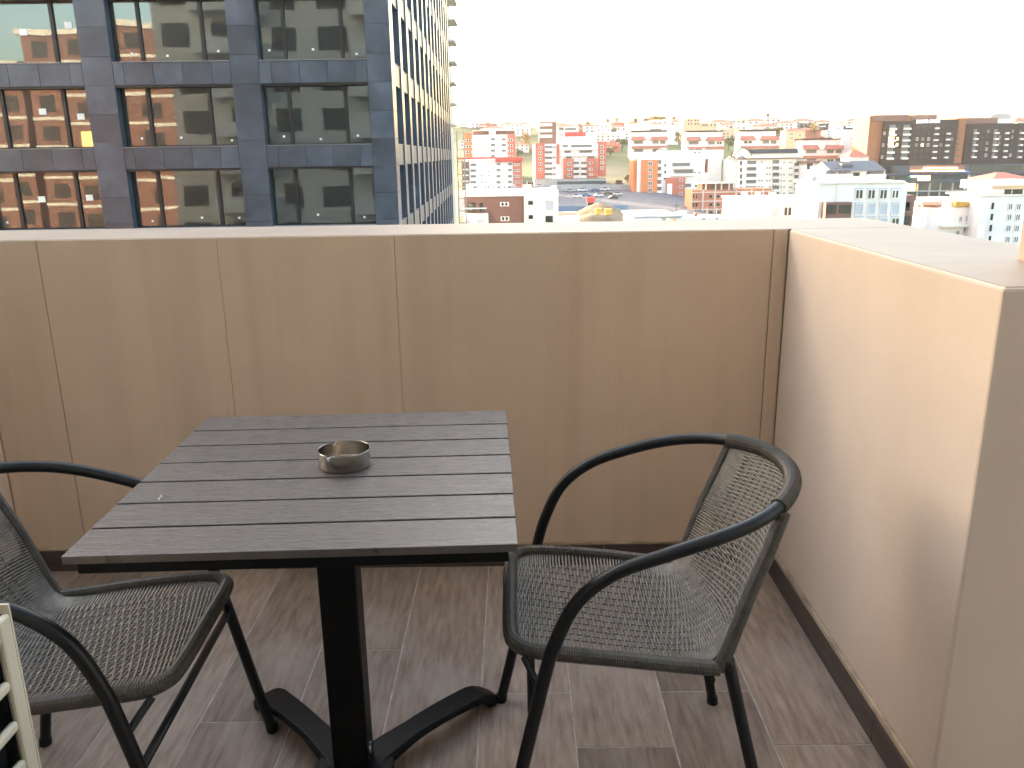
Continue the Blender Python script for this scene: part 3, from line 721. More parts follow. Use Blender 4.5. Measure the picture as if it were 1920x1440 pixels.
b.win('g', (820, 1240, 632, 682), (665, 770, 632, 682), (700, 825, 742, 790), (985, 1238, 735, 790), (730, 842, 858, 900), (1140, 1280, 858, 892)); b.box('terrace', W, 610, 1340, 684, 735, pr=1.5); b.box('terrace', W, 640, 1340, 792, 852, pr=1.5)
b.grid('o', (490, 520), (680, 880, 1080, 1200), 20, 30)
b = Bld('apartment_block', 'dark brown block on the slope with bright framed balconies', 'n2', 540, (215, 550, 190, 560), C['brown'], 16)
b.balc(228, 465, (215, 330, 440), 60, C['pinkwhite'], 1.2); b.box('frame', C['peach'], 205, 555, 182, 196, pr=.6, dep=16)
b = Bld('apartment_block', 'white block with dormers beside the dark brown block', 'n2', 560, (552, 980, 265, 600), W, 14)
b.hip(C['redroof'], 560, 960, 225, 268); b.win('g', (600, 690, 300, 355), (715, 935, 310, 350)); b.win('s', (600, 680, 405, 480))
# --- terraces on the hill
def terrace(label, v, Y, x0, x1, y0, bot, var=0):
    w = x1 - x0; u = w / 100.0
    b = Bld('terraced_house', label, v, Y, (x0 + 4 * u, x1 - 4 * u, y0 + 25 * u, bot), W, 16, 'house', 'terraced houses on the hillside')
    b.box('attic', W, x0 + 6 * u, x1 - 6 * u, y0 + 4 * u, y0 + 25 * u, pr=-3, dep=14); b.box('ridge', C['dark'], x0 + 3 * u, x1 - 3 * u, y0, y0 + 4 * u, pr=-2.5, dep=14)
    for (a, c, yy, hh) in ((3, 40, 16, 9), (52, 97, 16, 9), (4, 98, 38, 8), (10, 60 + 20 * var, 62, 8)):
        cc, ww, h_ = b.rc(x0 + a * u, x0 + c * u, y0 + yy * u, y0 + (yy + hh) * u)
        m = MB(); xa, xb, za, zb_ = cc.x - ww / 2, cc.x + ww / 2, cc.z - h_ / 2, cc.z + h_ / 2
        m.v += [(xa, -1.8, za), (xb, -1.8, za), (xb, .6, zb_), (xa, .6, zb_), (xa, .6, za - .3), (xb, .6, za - .3)]; m.f += [(0, 1, 2, 3), (5, 4, 3, 2), (4, 5, 1, 0), (0, 3, 4), (1, 5, 2)]; m.m += [0] * 5
        m.build('roof_skirt', C['redroof'], b.e)
    b.box('dormer', W, x0 + 38 * u, x0 + 54 * u, y0 + 8 * u, y0 + 26 * u, pr=.6)
    for yy in (26, 47, 71):
        for (a, c) in ((10, 34), (58, 74), (78, 92)):
            if random.random() < .8: b.win('g' if random.random() < .6 else 'w', (x0 + a * u, x0 + c * u, y0 + (yy + 1) * u, y0 + (yy + 9) * u))
terrace('white terraced house with red roof skirts above the tall orange block', 'n3', 520, 170, 750, 275, 760)
terrace('white terraced house with red roof skirts behind the white tower top, second from left', 'n3', 520, 990, 1600, 275, 760, 1)
terrace('white terraced house with red roof skirts above the dark mansard roof', 'n4', 500, 175, 700, 225, 700)
terrace('white terraced house with red roof skirts left of the sign topped white block', 'n4', 470, 980, 1540, 335, 760, 1)
# --- tall orange and white block
b = Bld('apartment_tower', 'tall orange and white apartment block in the centre right', 'n3', 390, (272, 1300, 690, 1640), W, 18)
b.box('upper_block', W, 640, 1550, 575, 1250, pr=-1, dep=15); b.box('upper_block', W, 240, 900, 610, 705, pr=-2, dep=14)
b.box('orange_bay', C['orange'], 325, 570, 722, 1640, pr=1.5); b.box('orange_bay', C['orange'], 215, 275, 735, 1640, pr=-1.0, dep=15); b.box('white_stack', W, 270, 325, 740, 1640, pr=.8)
b.box('orange_bay', C['red'], 700, 980, 985, 1640, pr=1.5); b.box('stair_tower', W, 705, 780, 1075, 1640, pr=2.4)
CL.append((b, 680, 1540, 575, 8))
b.box('red_fin', C['red'], 1297, 1338, 705, 905, pr=.0, dep=1.2)
b.win('w', *[(432, 495, y, y + 68) for y in (740, 838, 935, 1035, 1135, 1235, 1335, 1435, 1530)], pr=1.5)
b.win('w', *[(895, 950, y, y + 45) for y in (1000, 1098, 1198, 1298, 1398)], pr=1.5)
b.balc(560, 640, (780, 880, 978, 1078, 1178, 1278, 1378, 1478, 1578), 42, W, 1.4, 'g', 58); b.balc(985, 1085, (1130, 1240, 1345, 1450, 1555), 45, W, 1.4, 'g', 55)
b.win('g', (800, 1075, 762, 815), (822, 1125, 865, 922)); b.balc(795, 1130, (818, 925), 32, W, 1.2); b.grid('o', (697,), (800, 900), 24, 40); b.grid('o', (690, 1160), (1000, 1110, 1215), 30, 26, skip=.3)
b.grid('o', (880, 1145, 1210, 600), (610, 910), 22, 20, skip=.4)
# --- scaffolded edge
b = Bld('unfinished_building', 'unfinished red brick building with dark empty window openings', 'n6', 330, (800, 1360, 178, 640), C['brick'], 14)
b.box('wing', C['brick'], 1362, 1815, 165, 640, pr=.2, dep=13); b.box('roof_slab', C['concrete'], 930, 1360, 88, 100, pr=.3, dep=11)
b.box('upper_storey', C['brown'], 955, 1350, 98, 180, pr=-2.2, dep=10)
for x in (985, 1110, 1185, 1283, 1352): b.box('post', C['concrete'], x - 7, x + 7, 99, 180, pr=.2, dep=.4)
for y in (208, 322, 428, 528): b.box('floor_slab', C['concrete'], 800, 1362, y - 6, y + 6, pr=.28)
b.box('floor_slab', C['concrete'], 1363, 1816, 194, 206, pr=.45)
for x in (940, 1092, 1362): b.box('pier', C['concrete'], x - 8, x + 8, 178, 640, pr=.33)
b.win('o', *[(x, x + 46, y, y + 40) for x in (1022, 1118, 1208, 1302) for y in (242, 348, 450)], pr=.02); b.win('o', *[(x, x + 50, 225, 265) for x in (1395, 1476, 1648, 1740)], pr=.22)
b.win('o', *[(x, x + 22, y, y + 62) for x in (815, 855) for y in (232, 340, 440)], pr=.02)
# --- cream block with dark mansard
b = Bld('apartment_block', 'white balcony block with dark mansard roof at the centre right', 'n4', 380, (40, 1030, 600, 1110), C['cream'], 15)
b.box('cornice', C['brown'], 150, 1045, 590, 604, pr=1.0, dep=14); b.box('attic', C['cream'], 350, 920, 525, 590, pr=-1, dep=13)
c_, w_, h_ = b.rc(325, 945, 475, 530); m = MB(); m.prism([(c_.x - w_ / 2 + 1.2, c_.z - h_ / 2), (c_.x + w_ / 2, c_.z - h_ / 2), (c_.x + w_ / 2 - .6, c_.z + h_ / 2), (c_.x - w_ / 2 - .8, c_.z + h_ / 2)], .4, 13); m.build('mansard_roof', C['navy'], b.e)
def gable(b, mt, x0, x1, ybase, ytop, pr, trim):
    c, w, h = b.rc(x0, x1, ytop, ybase); pts = [(c.x - w / 2, c.z - h / 2), (c.x + w / 2, c.z - h / 2)]
    for k in range(9): t = k / 8; pts.append((c.x + w / 2 - w * t, c.z - h / 2 + h * max(.02, math.sin(math.pi * t) ** .8)))
    MB().prism(pts, -pr, 4).build('gable', mt, b.e)
    MB().tube([(x, -pr - .2, z) for x, z in pts[2:]], .22, 6).build('gable_trim', trim, b.e)
gable(b, C['cream'], 120, 345, 560, 455, -.6, C['brown']); gable(b, C['cream'], 140, 265, 612, 575, .8, C['brown']); gable(b, C['cream'], 40, 120, 605, 570, .5, C['brown'])
b.box('stair_bay', W, 140, 262, 610, 1110, pr=.8); b.win('d', *[(183, 206, y, y + 52) for y in (632, 718, 802, 880, 960)], pr=.8)
b.balc(262, 398, (672, 755, 838, 920, 1002), 32, W, 1.4, 'g', 44); b.balc(605, 692, (668, 748, 830, 912, 995, 1078), 26, W, 1.5, 'g', 48); b.balc(885, 1005, (695, 775, 850, 935, 1010, 1085), 34, W, 1.6, 'g', 44)
for yy in (645, 720, 802, 882, 963, 1040):
    b.grid('w', (435, 470, 535, 570), (yy,), 24, 24, skip=.15); b.grid('w', (715, 755, 825, 852), (yy + 4,), 22, 24, skip=.2)
b = Bld('apartment_block', 'narrow white block with a navy ground storey right of the balcony block', 'n4', 370, (1030, 1180, 655, 1100), W, 12)
b.box('roof_band', C['brown'], 1020, 1230, 628, 662, pr=1, dep=12); b.win('o', *[(1092, 1122, y, y + 32) for y in (660, 735, 808, 880)]); b.box('glass_strip', C['navy'], 1040, 1080, 665, 940, pr=.05); b.box('navy_storey', C['navy'], 1010, 1175, 945, 1040, pr=.8)
b = Bld('apartment_block', 'white block carrying a dark roof sign beside the dark towers', 'n4', 480, (1500, 1870, 222, 640), W, 15)
b.box('roof_sign_board', C['teal'], 1515, 1860, 175, 222, pr=.2, dep=2); b.box('roof_sign_board', C['teal'], 1580, 1850, 145, 172, pr=.2, dep=2)
for r_y, n_ in ((160, 11), (190, 14)):
    for k in range(n_):
        x = 1600 + 22 * k if r_y == 160 else 1550 + 20 * k
        b.box('letter', SIGNW, x, x + 13, r_y - 7, r_y + 7, pr=.35, dep=-.21)
b.win('d', *[(1700, 1738, y, y + 42) for y in (262, 330, 395, 458)]); b.grid('o', (1620, 1775), (340, 400), 12, 14)
b = Bld('house', 'small red roofed house at the foot of the sign topped white block', 'n4', 420, (1600, 1840, 575, 700), C['pinkwhite'], 12, 'house'); b.hip(C['redroof'], 1595, 1850, 485, 578)
b = Bld('grey_roofed_building', 'pale building under a wide grey pitched roof', 'c', 265, (100, 665, 622, 800), C['cream'], 16)
c_, w_, h_ = b.rc(70, 680, 540, 630); m = MB(); xa, xb, za, zb_ = c_.x - w_ / 2, c_.x + w_ / 2, c_.z - h_ / 2, c_.z + h_ / 2
m.v += [(xa + 4, -.8, za), (xb, -.8, za), (xb, 9, zb_), (xa + 4, 9, zb_), (xa + 4, 17, za), (xb, 17, za)]; m.f += [(0, 1, 2, 3), (3, 2, 5, 4), (0, 3, 4), (1, 5, 2), (0, 4, 5, 1)]; m.m += [0] * 5; m.build('roof', C['greyroof'], b.e)
b.box('dormer', C['greyroof'], 315, 415, 560, 590, pr=-3, dep=8); b.balc(135, 365, (655,), 45, W, 1.5, 'g', 38); b.balc(500, 660, (655,), 40, W, 1.5, 'g', 38); b.win('d', (375, 440, 640, 672), (505, 530, 640, 668)); b.balc(372, 445, (675,), 30, W, 1.5)
# --- near white blocks
b = Bld('apartment_block', 'long low white block with shuttered windows just over the parapet', 'b', 188, (1058, 1820, 880, 1180), W, 13)
b.box('roof_parapet', W, 1050, 1825, 868, 884, pr=.3, dep=13); b.box('downpipe_band', C['cream'], 1195, 1225, 890, 1070, pr=.15)
CL.append((b, 1080, 1800, 868, 10))
b.win('s', (1365, 1445, 952, 1050), (1592, 1670, 942, 1045), (1702, 1784, 938, 1035)); b.win('w', (1482, 1560, 945, 1035))
b = Bld('apartment_block', 'white cube block with four columns of windows above the parapet corner', 'c', 168, (60, 845, 735, 1300), W, 14)
b.box('roof_parapet', W, 55, 848, 722, 738, pr=.3, dep=14); b.box('penthouse', W, 240, 720, 700, 724, pr=-4, dep=10)
CL.append((b, 80, 830, 722, 9))
b.box('brown_annex', C['brown'], 95, 325, 905, 1120, pr=2.2); b.win('d', (110, 190, 925, 1005), (220, 315, 925, 1000), pr=2.2); b.box('downpipe_band', C['cream'], 232, 258, 740, 900, pr=.12)
for x in (400, 510, 618, 724):
    for r, y in enumerate((790, 918, 1045, 1172)):
        kind = ('wwwx', 'ssss', 'wssw', 'swww')[r][(400, 510, 618, 724).index(x)].replace('x', 'p')
        b.win(kind, (x, x + 72, y, y + (105 if kind == 's' else 92)))
        b.box('shutter_box', SHUT, x - 4, x + 76, y - 10, y, pr=.14)
b = Bld('narrow_building', 'narrow red brown building with stacked dark balconies behind the white cube', 'c', 178, (820, 918, 845, 1280), C['brown'], 10)
b.balc(812, 890, (985, 1110), 22, C['brown'], 1.0, 'd', 75); b.win('d', (815, 890, 905, 960))
b = Bld('apartment_block', 'stepped white block with roof terrace at the right above the parapet', 'c', 195, (985, 1520, 955, 1420), W, 12)
b.box('terrace_storey', W, 1150, 1420, 880, 955, pr=-4, dep=11); b.box('awning', C['peach'], 1010, 1170, 905, 935, pr=-.5, dep=5)
CL.append((b, 1000, 1500, 955, 6))
for x in range(1010, 1170, 24): b.box('planter', C['brick'], x, x + 18, 934, 952, pr=.1, dep=.8)
b.box('hedge', LEAFB, 1300, 1420, 905, 952, pr=.3, dep=1.5); b.box('balcony', C['cream'], 1165, 1400, 1110, 1128, pr=1.4)
b.win('p', (1335, 1362, 1030, 1090), (1395, 1425, 1025, 1085), (1305, 1340, 1160, 1205), (1370, 1408, 1130, 1190), (1310, 1335, 1225, 1265), (1372, 1400, 1220, 1265))
b = Bld('apartment_block', 'taller white block with slit windows at the right picture edge', 'c', 190, (1505, 2100, 845, 1420), W, 14)
b.box('roof_storey', W, 1600, 2100, 715, 790, pr=-3, dep=12); b.box('awning', C['peach'], 1610, 2100, 755, 790, pr=.8, dep=2); b.win('d', (1740, 1805, 790, 838), (1812, 1905, 790, 835), pr=.0)
b.box('roof_parapet', W, 1500, 2105, 836, 850, pr=.3, dep=14)
CL.append((b, 1520, 1620, 838, 3))
b.win('d', *[(1628 - 9 * i, 1646 - 9 * i, y, y + 58) for i, y in enumerate((912, 1012, 1112, 1212))]); b.win('p', *[(x - 8 * i, x + 42 - 8 * i, y, y + 68) for i, y in enumerate((915, 1010, 1110, 1210)) for x in (1775, 1850)])
b = Bld('low_building', 'low white flat roof behind the parapet left of the unfinished building', 'n6', 150, (50, 420, 560, 700), W, 14); b.box('roof_surface', C['grey'], 80, 700, 528, 560, pr=-2, dep=20)
b = Bld('low_building', 'low white roof with vents in front of the unfinished building', 'n6', 158, (600, 1300, 545, 700), W, 10)
b.box('vent', W, 780, 870, 510, 548, pr=-2, dep=4); b.box('vent', W, 950, 1150, 520, 548, pr=-2, dep=4); b.win('o', (940, 972, 542, 556), (1110, 1140, 540, 552)); b.box('chimney', C['brick'], 870, 905, 480, 530, pr=-2, dep=3)
CL.append((b, 620, 1290, 545, 8))
# --- the dark sign building
b = Bld('dark_apartment_block', 'dark apartment block with white roof letters ZONE HAIR', 'd', 430, (330, 1150, 160, 660), C['dark'], 22)
b.box('rust_flank', C['rust'], 180, 330, 105, 655, pr=-2, dep=22); b.box('top_storey', C['brown'], 230, 640, 92, 162, pr=-1.5, dep=20); b.box('top_storey', C['brown'], 690, 950, 90, 160, pr=-1, dep=20); b.box('rust_link', C['rust'], 628, 690, 95, 162, pr=-2.5, dep=18)
b.box('wing', C['dark'], 640, 1150, 148, 660, pr=.6)
CL.append((b, 340, 1140, 150, 8))
flr = [232, 298, 364, 430, 497, 565]
for i, y in enumerate(flr):
    k = -7 * i
    b.box('balcony', W, 405 + k, 478 + k, y + 8, y + 32, pr=1.6); b.win('l' if i in (1, 2, 3) else 'g', (410 + k, 472 + k, y - 28, y + 8))
    b.box('balcony', W, 562 + k, 640 + k, y + 6, y + 28, pr=1.6); b.win('g', (568 + k, 634 + k, y - 28, y + 6))
    b.box('balcony', W, 908 + k, 948 + k, y + 3, y + 22, pr=2.2); b.win('d', (915 + k, 940 + k, y - 30, y + 3), pr=.6)
    if i: b.box('balcony', W, 1045 + k, 1080 + k, y - 3, y + 16, pr=2.2); b.win('d', (1052 + k, 1076 + k, y - 34, y - 5), pr=.6)
    b.win('l' if i in (2, 3) else 'd', (500 + k, 522 + k, y - 20, y + 15)); b.win('w' if i % 2 else 'd', (345 + k, 368 + k, y - 15, y + 20))
    for x in (710, 775, 840, 985, 1100): b.win('l' if (i, x) == (3, 775) else random.choice('dddwg'), (x + k, x + 28 + k, y - 18, y + 18), pr=.6)
b.box('link', C['rust'], 1152, 1255, 130, 640, pr=-1, dep=18); b.win('o', *[(x, x + 18, y, y + 22) for x in (1165, 1185) for y in (210, 275, 342, 410, 476, 540)], pr=-1)
c_, w_, h_ = b.rc(685, 955, 148, 186); xo = 0.0; glyphs = []
for ch in 'ZONE HAIR':
    if ch == ' ': xo += .45; continue
    ft = bpy.data.curves.new('letter', 'FONT'); ft.body = ch; ft.extrude = .10; ft.offset = .012; ft.resolution_u = 3
    fo = bpy.data.objects.new('letter_curve', ft); col.objects.link(fo); bpy.context.view_layer.update()
    me = bpy.data.meshes.new_from_object(fo); me.name = 'letter'; bpy.data.objects.remove(fo); me.materials.clear(); me.materials.append(SIGNW)
    xv = [v.co.x for v in me.vertices]; glyphs.append((me, xo - min(xv))); xo += max(xv) - min(xv) + .2
sgn = empty('roof_sign', (c_.x - w_ / 2, -2.4, c_.z - h_ * .42)); sgn.parent = b.e; sgn.rotation_euler = (math.pi / 2, 0, 0)
for me, x in glyphs: put(me, 'letter', sgn, (x * w_ / xo, 0, 0), scale=(w_ / xo, h_ * 1.2, 3))
b2 = Bld('dark_apartment_block', 'dark apartment block with white balconies at the right picture edge', 'd', 435, (1258, 2050, 188, 655), C['dark'], 22)
b2.box('top_storey', C['brown'], 1270, 1630, 125, 190, pr=-.5, dep=20); b2.box('top_storey', W, 1632, 1835, 135, 192, pr=-2, dep=16)
for i, y in enumerate([298, 365, 432, 500, 568]):
    k = -7 * i
    for x, ww in ((1350, 48), (1580, 48), (1705, 34), (1868, 36), (1960, 40)):
        b2.box('balcony', W, x + k, x + ww + k, y - 10, y + 10, pr=1.6); b2.win('g' if x < 1600 else 'd', (x + 6 + k, x + ww - 8 + k, y - 45, y - 10))
    for x in (1440, 1505, 1640, 1780): b2.win(random.choice('ddwg'), (x + k, x + 26 + k, y - 40, y - 4))
b = Bld('podium_building', 'long glazed podium with strings of warm bulbs under the dark blocks', 'd', 424, (445, 2050, 655, 1300), C['teal'], 24)
b.box('terrace_glass', PANEW, 1310, 1590, 652, 740, pr=.3); b.box('terrace_glass', PANEW, 1650, 1900, 655, 720, pr=.3); b.box('canopy', C['navy'], 365, 2050, 738, 765, pr=2.0); b.box('canopy', C['navy'], 580, 2050, 830, 852, pr=2.0); b.box('canopy', C['grey'], 580, 1500, 938, 952, pr=2.0)
b.box('restaurant_glass', C['brown'], 630, 1250, 660, 735, pr=.4)
for x in range(640, 1245, 19):
    b.box('bulb', LITB, x, x + 7, 717, 724, pr=.9, dep=-.55)
    if 780 < x < 1170: b.box('bulb', LITB, x, x + 7, 684, 692, pr=.9, dep=-.55)
b.box('lit_sign', LITB, 785, 855, 690, 700, pr=.8, dep=-.45); b.box('green_sign', mat('green_sign', (.03, .4, .2), .6), 598, 632, 765, 795, pr=.8); b.box('white_sign', SIGNW, 640, 728, 770, 790, pr=.8, dep=-.3)
b.box('lit_shop', LIT, 728, 858, 775, 830, pr=.5); b.box('lit_shop', LIT, 615, 690, 862, 945, pr=.5); b.box('white_portal', W, 1285, 1302, 755, 822, pr=.9); b.box('white_portal', W, 1555, 1575, 750, 820, pr=.9); b.box('blue_shop', C['blue'], 1305, 1550, 765, 822, pr=.4); b.box('blue_sign', mat('blue_sign', (.1, .25, .6), .6), 1245, 1285, 722, 738, pr=2.2)
for x in (575, 705, 838, 958, 1095, 1235): b.box('post', C['concrete'], x, x + 10, 855, 1040, pr=1.2)
for x in (712, 845, 968, 1105): b.box('shop_glass', PANEW, x, x + 115, 860, 935, pr=.2)
b = Bld('house', 'red roofed low house between the podium and the right white blocks', 'd', 260, (1590, 2000, 812, 1000), C['cream'], 14, 'house'); b.hip(C['redroof'], 1585, 2010, 742, 815)
# --- hilltop
b = Bld('unfinished_building', 'orange brick shell building on the hilltop', 'n3', 650, (965, 1220, 100, 330), C['peach'], 14); b.win('o', *[(x, x + 18, y, y + 30) for x in (1040, 1080, 1140, 1180) for y in (110, 165)]); b.box('wing', C['peach'], 1222, 1470, 160, 330, pr=0, dep=12); b.win('o', *[(x, x + 18, 180, 215) for x in (1255, 1285, 1315, 1380, 1435)])
b = Bld('long_building', 'long white hilltop building with a peach roof at its left end', 'n3', 640, (160, 900, 195, 400), W, 16); b.hip(C['peach'], 150, 440, 160, 235); b.hip(C['peach'], 690, 960, 195, 270); b.win('g', (470, 640, 250, 275))
b = Bld('domed_hall', 'pale hall with a rounded blue grey roof behind the right dark block', 'd', 620, (1420, 1840, 150, 400), C['pinkwhite'], 16, 'hall')
c_, w_, h_ = b.rc(1565, 1795, 75, 150); m = MB(); m.prism([(c_.x - w_ / 2, c_.z - h_ / 2), (c_.x + w_ / 2, c_.z - h_ / 2)] + [(c_.x + w_ / 2 * math.cos(t) , c_.z - h_ / 2 + h_ * (.6 + .4 * math.sin(t))) for t in [math.pi * k / 8 for k in range(9)]], 2, 12); m.build('roof', C['grey'], b.e)
b = Bld('house', 'red roofed white house behind the right edge dark block', 'd', 600, (1840, 2000, 160, 330), W, 12, 'house'); b.hip(C['redroof'], 1830, 2010, 118, 165)
b = Bld('house', 'coral coloured house next to the yellow tree on the hill', 'n4', 560, (775, 1020, 235, 460), C['peach'], 12, 'house'); b.hip(C['red'], 770, 1030, 205, 240); b.win('w', (830, 870, 270, 300), (830, 870, 320, 350), (940, 975, 285, 310))
b = Bld('balcony_building', 'unfinished building with bare floor slabs jutting out past the tower', 'p', 124, (700, 832, -260, 430), C['concrete'], 14)
for k in range(-6, 11): b.box('floor_slab', C['concrete'], 690, 853 - (1 if k % 2 else 0), 37 + 39.5 * k - 2, 37 + 39.5 * k + 2, pr=.0, dep=6) if 37 + 39.5 * k < 235 else None
def hit_y(px, py, Y):
    d = ray(px, py); d = d / d.y
    for yy in range(450, 1900, 5):
        q = EYE + d * yy
        if q.z < terr(q.x, yy): return yy
    return Y
hs = [(875, 262, 600), (1062, 236, 640), (1110, 236, 700), (1132, 240, 660), (1160, 238, 720), (1175, 248, 640), (1238, 226, 760), (1268, 228, 800), (1352, 228, 760), (1385, 224, 820), (1418, 226, 780), (1450, 222, 850), (1475, 230, 740), (1508, 226, 800), (1545, 228, 760), (1572, 232, 700), (1600, 226, 820), (1395, 236, 680), (1440, 236, 700), (1150, 252, 600), (1122, 252, 590), (1210, 240, 700), (1625, 222, 800), (980, 240, 900), (925, 240, 900)]
hs.sort(); cnt = {}
def near_of(x): return 'above the white block with orange corners' if x < 990 else 'above the red and white stepped block' if x < 1150 else 'above the tall orange and white block' if x < 1300 else 'above the white balcony block' if x < 1480 else 'left of the dark blocks'
ORD = ['leftmost'] + [k + ' from left' for k in 'second third fourth fifth sixth seventh eighth ninth tenth eleventh twelfth thirteenth fourteenth fifteenth sixteenth seventeenth eighteenth nineteenth twentieth twenty-first twenty-second twenty-third twenty-fourth twenty-fifth twenty-sixth twenty-seventh twenty-eighth twenty-ninth thirtieth'.split()]
for i, (x, y, Y) in enumerate(hs):
    Y = min(Y, hit_y(x, y + 16, Y)); near = near_of(x); o_ = cnt.get(near, 0); cnt[near] = o_ + 1
    w = random.uniform(22, 40); h = random.uniform(9, 14); rf = random.random(); rw = 'small red roofed ' if rf < .42 else 'small grey roofed ' if rf < .6 else 'small flat roofed '
    b = Bld('hill_house', rw + 'hill house, ' + ORD[o_] + ' ' + near, 'p', Y, (x - w / 2, x + w / 2, y, y + h + 12), random.choice([W, W, W, C['cream'], C['pinkwhite']]), 10, 'house', 'small houses ' + near)
    if rf < .6: b.hip(C['redroof'] if rf < .42 else C['grey'], x - w / 2, x + w / 2, y - 4, y)
    b.grid('g', [x - w * .3, x, x + w * .3], (y + 4, y + 10), 3.4, 3, skip=.25)

def row(desc, y, step, jit, hrange, x0, x1, skipx=()):
    x = x0; o_ = 0
    while x < x1:
        w = random.uniform(step * .62, step * 1.05); h = random.uniform(*hrange); yy = y + random.uniform(-jit, jit)
        if not any(a < x < b_ for a, b_ in skipx):
            Y = hit_y(x, yy + h, 620); mt = random.choice([W, W, C['cream'], C['pinkwhite'], W, C['red'], C['peach']]); rf = random.random()
            rw = 'red roofed' if rf < .5 else 'flat roofed'
            b = Bld('hillside_block', rw + ' hillside block, ' + ORD[o_] + ' in ' + desc, 'p', Y, (x - w / 2, x + w / 2, yy, yy + h + 8), mt, 12, 'building', 'hillside blocks in ' + desc); o_ += 1
            if rf < .5: b.hip(C['redroof'], x - w / 2, x + w / 2, yy - 4, yy)
            else: b.box('stair_head', mt, x - w * .2, x + w * .1, yy - 3, yy, pr=-3, dep=7)
            n = max(2, int(w / 7)); ry = yy + 3
            while ry < yy + h - 1:
                b.grid(random.choice('gwg'), [x - w / 2 + w * (k + .5) / n for k in range(n)], (ry,), 3.6, 2.8, skip=.2); 
                if random.random() < .4: b.box('balcony', W, x - w * .45, x - w * .1, ry + 1.2, ry + 3.2, pr=1.2)
                ry += 5.6
        x += step * random.uniform(.85, 1.25)
row('the row just under the skyline', 232, 34, 2.5, (10, 15), 880, 1650, ((1280, 1350),))
row('the row halfway up the slope', 246, 44, 4, (14, 20), 900, 1640, ((1000, 1140), (1175, 1262), (1280, 1366), (1380, 1468)))
row('the row at the slope foot', 266, 40, 5, (16, 24), 975, 1640, ((985, 1142), (1175, 1380), (1380, 1585), (1585, 1650)))
rw_ = empty('retaining_wall', (onY(1110, 350, 400).x, 400, terr(20, 400)), label='long grey retaining wall below the stepped block', cat='wall')
for k in range(9): MB().box(-2.95, 2.95, -.2, .2, -.5, 2.6).build('concrete_panel', C['grey'], rw_, loc=((k - 4) * 6, 0, random.uniform(-.1, .1)))
# rooftop clutter of the near roofs
def clutter(b, x0, x1, y, n, sc=1.0):
    for k in range(n):
        x = random.uniform(x0, x1); t = random.random(); c, w, h = b.rc(x, x + 1, y - 1, y); d = random.uniform(2, b.dep - 2)
        if t < .4: MB().box(c.x - .5 * sc, c.x + .5 * sc, d, d + .8, c.z - .3, c.z + .9 * sc).build('roof_unit', random.choice([C['grey'], W, C['concrete']]), b.e)
        elif t < .7: MB().tube([(c.x, d, c.z - .3), (c.x, d, c.z + 1.6)], .12, 7).build('roof_pipe', C['grey'], b.e)
        elif t < .85: MB().tube([(c.x, d, c.z), (c.x, d, c.z + 2.6)], .04, 5).tube([(c.x - .6, d, c.z + 2.3), (c.x + .6, d, c.z + 2.3)], .03, 4).build('aerial', C['dark'], b.e)
        else: MB().tube([(c.x - .7, d, c.z + .6), (c.x + .7, d, c.z + .6)], .5, 12).build('water_tank', W, b.e)
for bb, x0, x1, y, n in CL: clutter(bb, x0, x1, y, n)

# --- trees
def leafmass(r, n, leaf, seed):
    rnd = random.Random(seed); m = MB(); blobs = [(Vector((rnd.uniform(-.55, .55) * r[0], rnd.uniform(-.55, .55) * r[0], rnd.uniform(-.5, .6) * r[1])), rnd.uniform(.35, .6)) for _ in range(9)]
    for i in range(n):
        c, k = rnd.choice(blobs); d = Vector((rnd.gauss(0, 1), rnd.gauss(0, 1), rnd.gauss(0, 1))).normalized() * (rnd.random() ** .4) * k
        p = c + Vector((d.x * r[0], d.y * r[0], d.z * r[1])); a = Vector((rnd.gauss(0, 1), rnd.gauss(0, 1), rnd.gauss(0, .6))).normalized(); bb = a.cross(Vector((rnd.gauss(0, 1), rnd.gauss(0, 1), rnd.gauss(0, 1)))).normalized(); s_ = leaf * rnd.uniform(.6, 1.3)
        m.quad(p - a * s_, p + bb * s_ * .6, p + a * s_, p - bb * s_ * .6)
    return m
def hit(px, py, Y):            # where the sight line meets the ground, else the stated distance
    d = ray(px, py); d = d / d.y
    for yy in range(380, 1900, 4):
        p = EYE + d * yy
        if p.z < terr(p.x, yy): return Vector((p.x, yy, terr(p.x, yy)))
    p = EYE + d * Y; return p
def tree(px, pyb, Y, hpx, wpx, lm, label, seed, n=700):
    base = hit(px, pyb, Y); Y = base.y; k = Y / F * .95; h = hpx * k; w = wpx * k
    gz = min(base.z, terr(base.x, Y)); o = empty('tree', (base.x, Y, gz), 0, label, 'tree'); dz = base.z - gz
    MB().tube([(0, 0, -.5), (.1, 0, dz + h * .3), (0, .1, dz + h * .6)], [.3, .22, .1], 7).build('trunk', BARK, o)
    for a in range(4): MB().tube([(0, 0, dz + h * (.25 + .08 * a)), (math.cos(a * 1.7) * w * .3, math.sin(a * 1.7) * w * .3, dz + h * (.5 + .1 * a))], [.12, .04], 5).build('limb', BARK, o)
    lmass = leafmass((w * .5, h * .42), n, max(.35, w * .045), seed); lmass.build('crown', lm, o, loc=(0, 0, dz + h * .58))
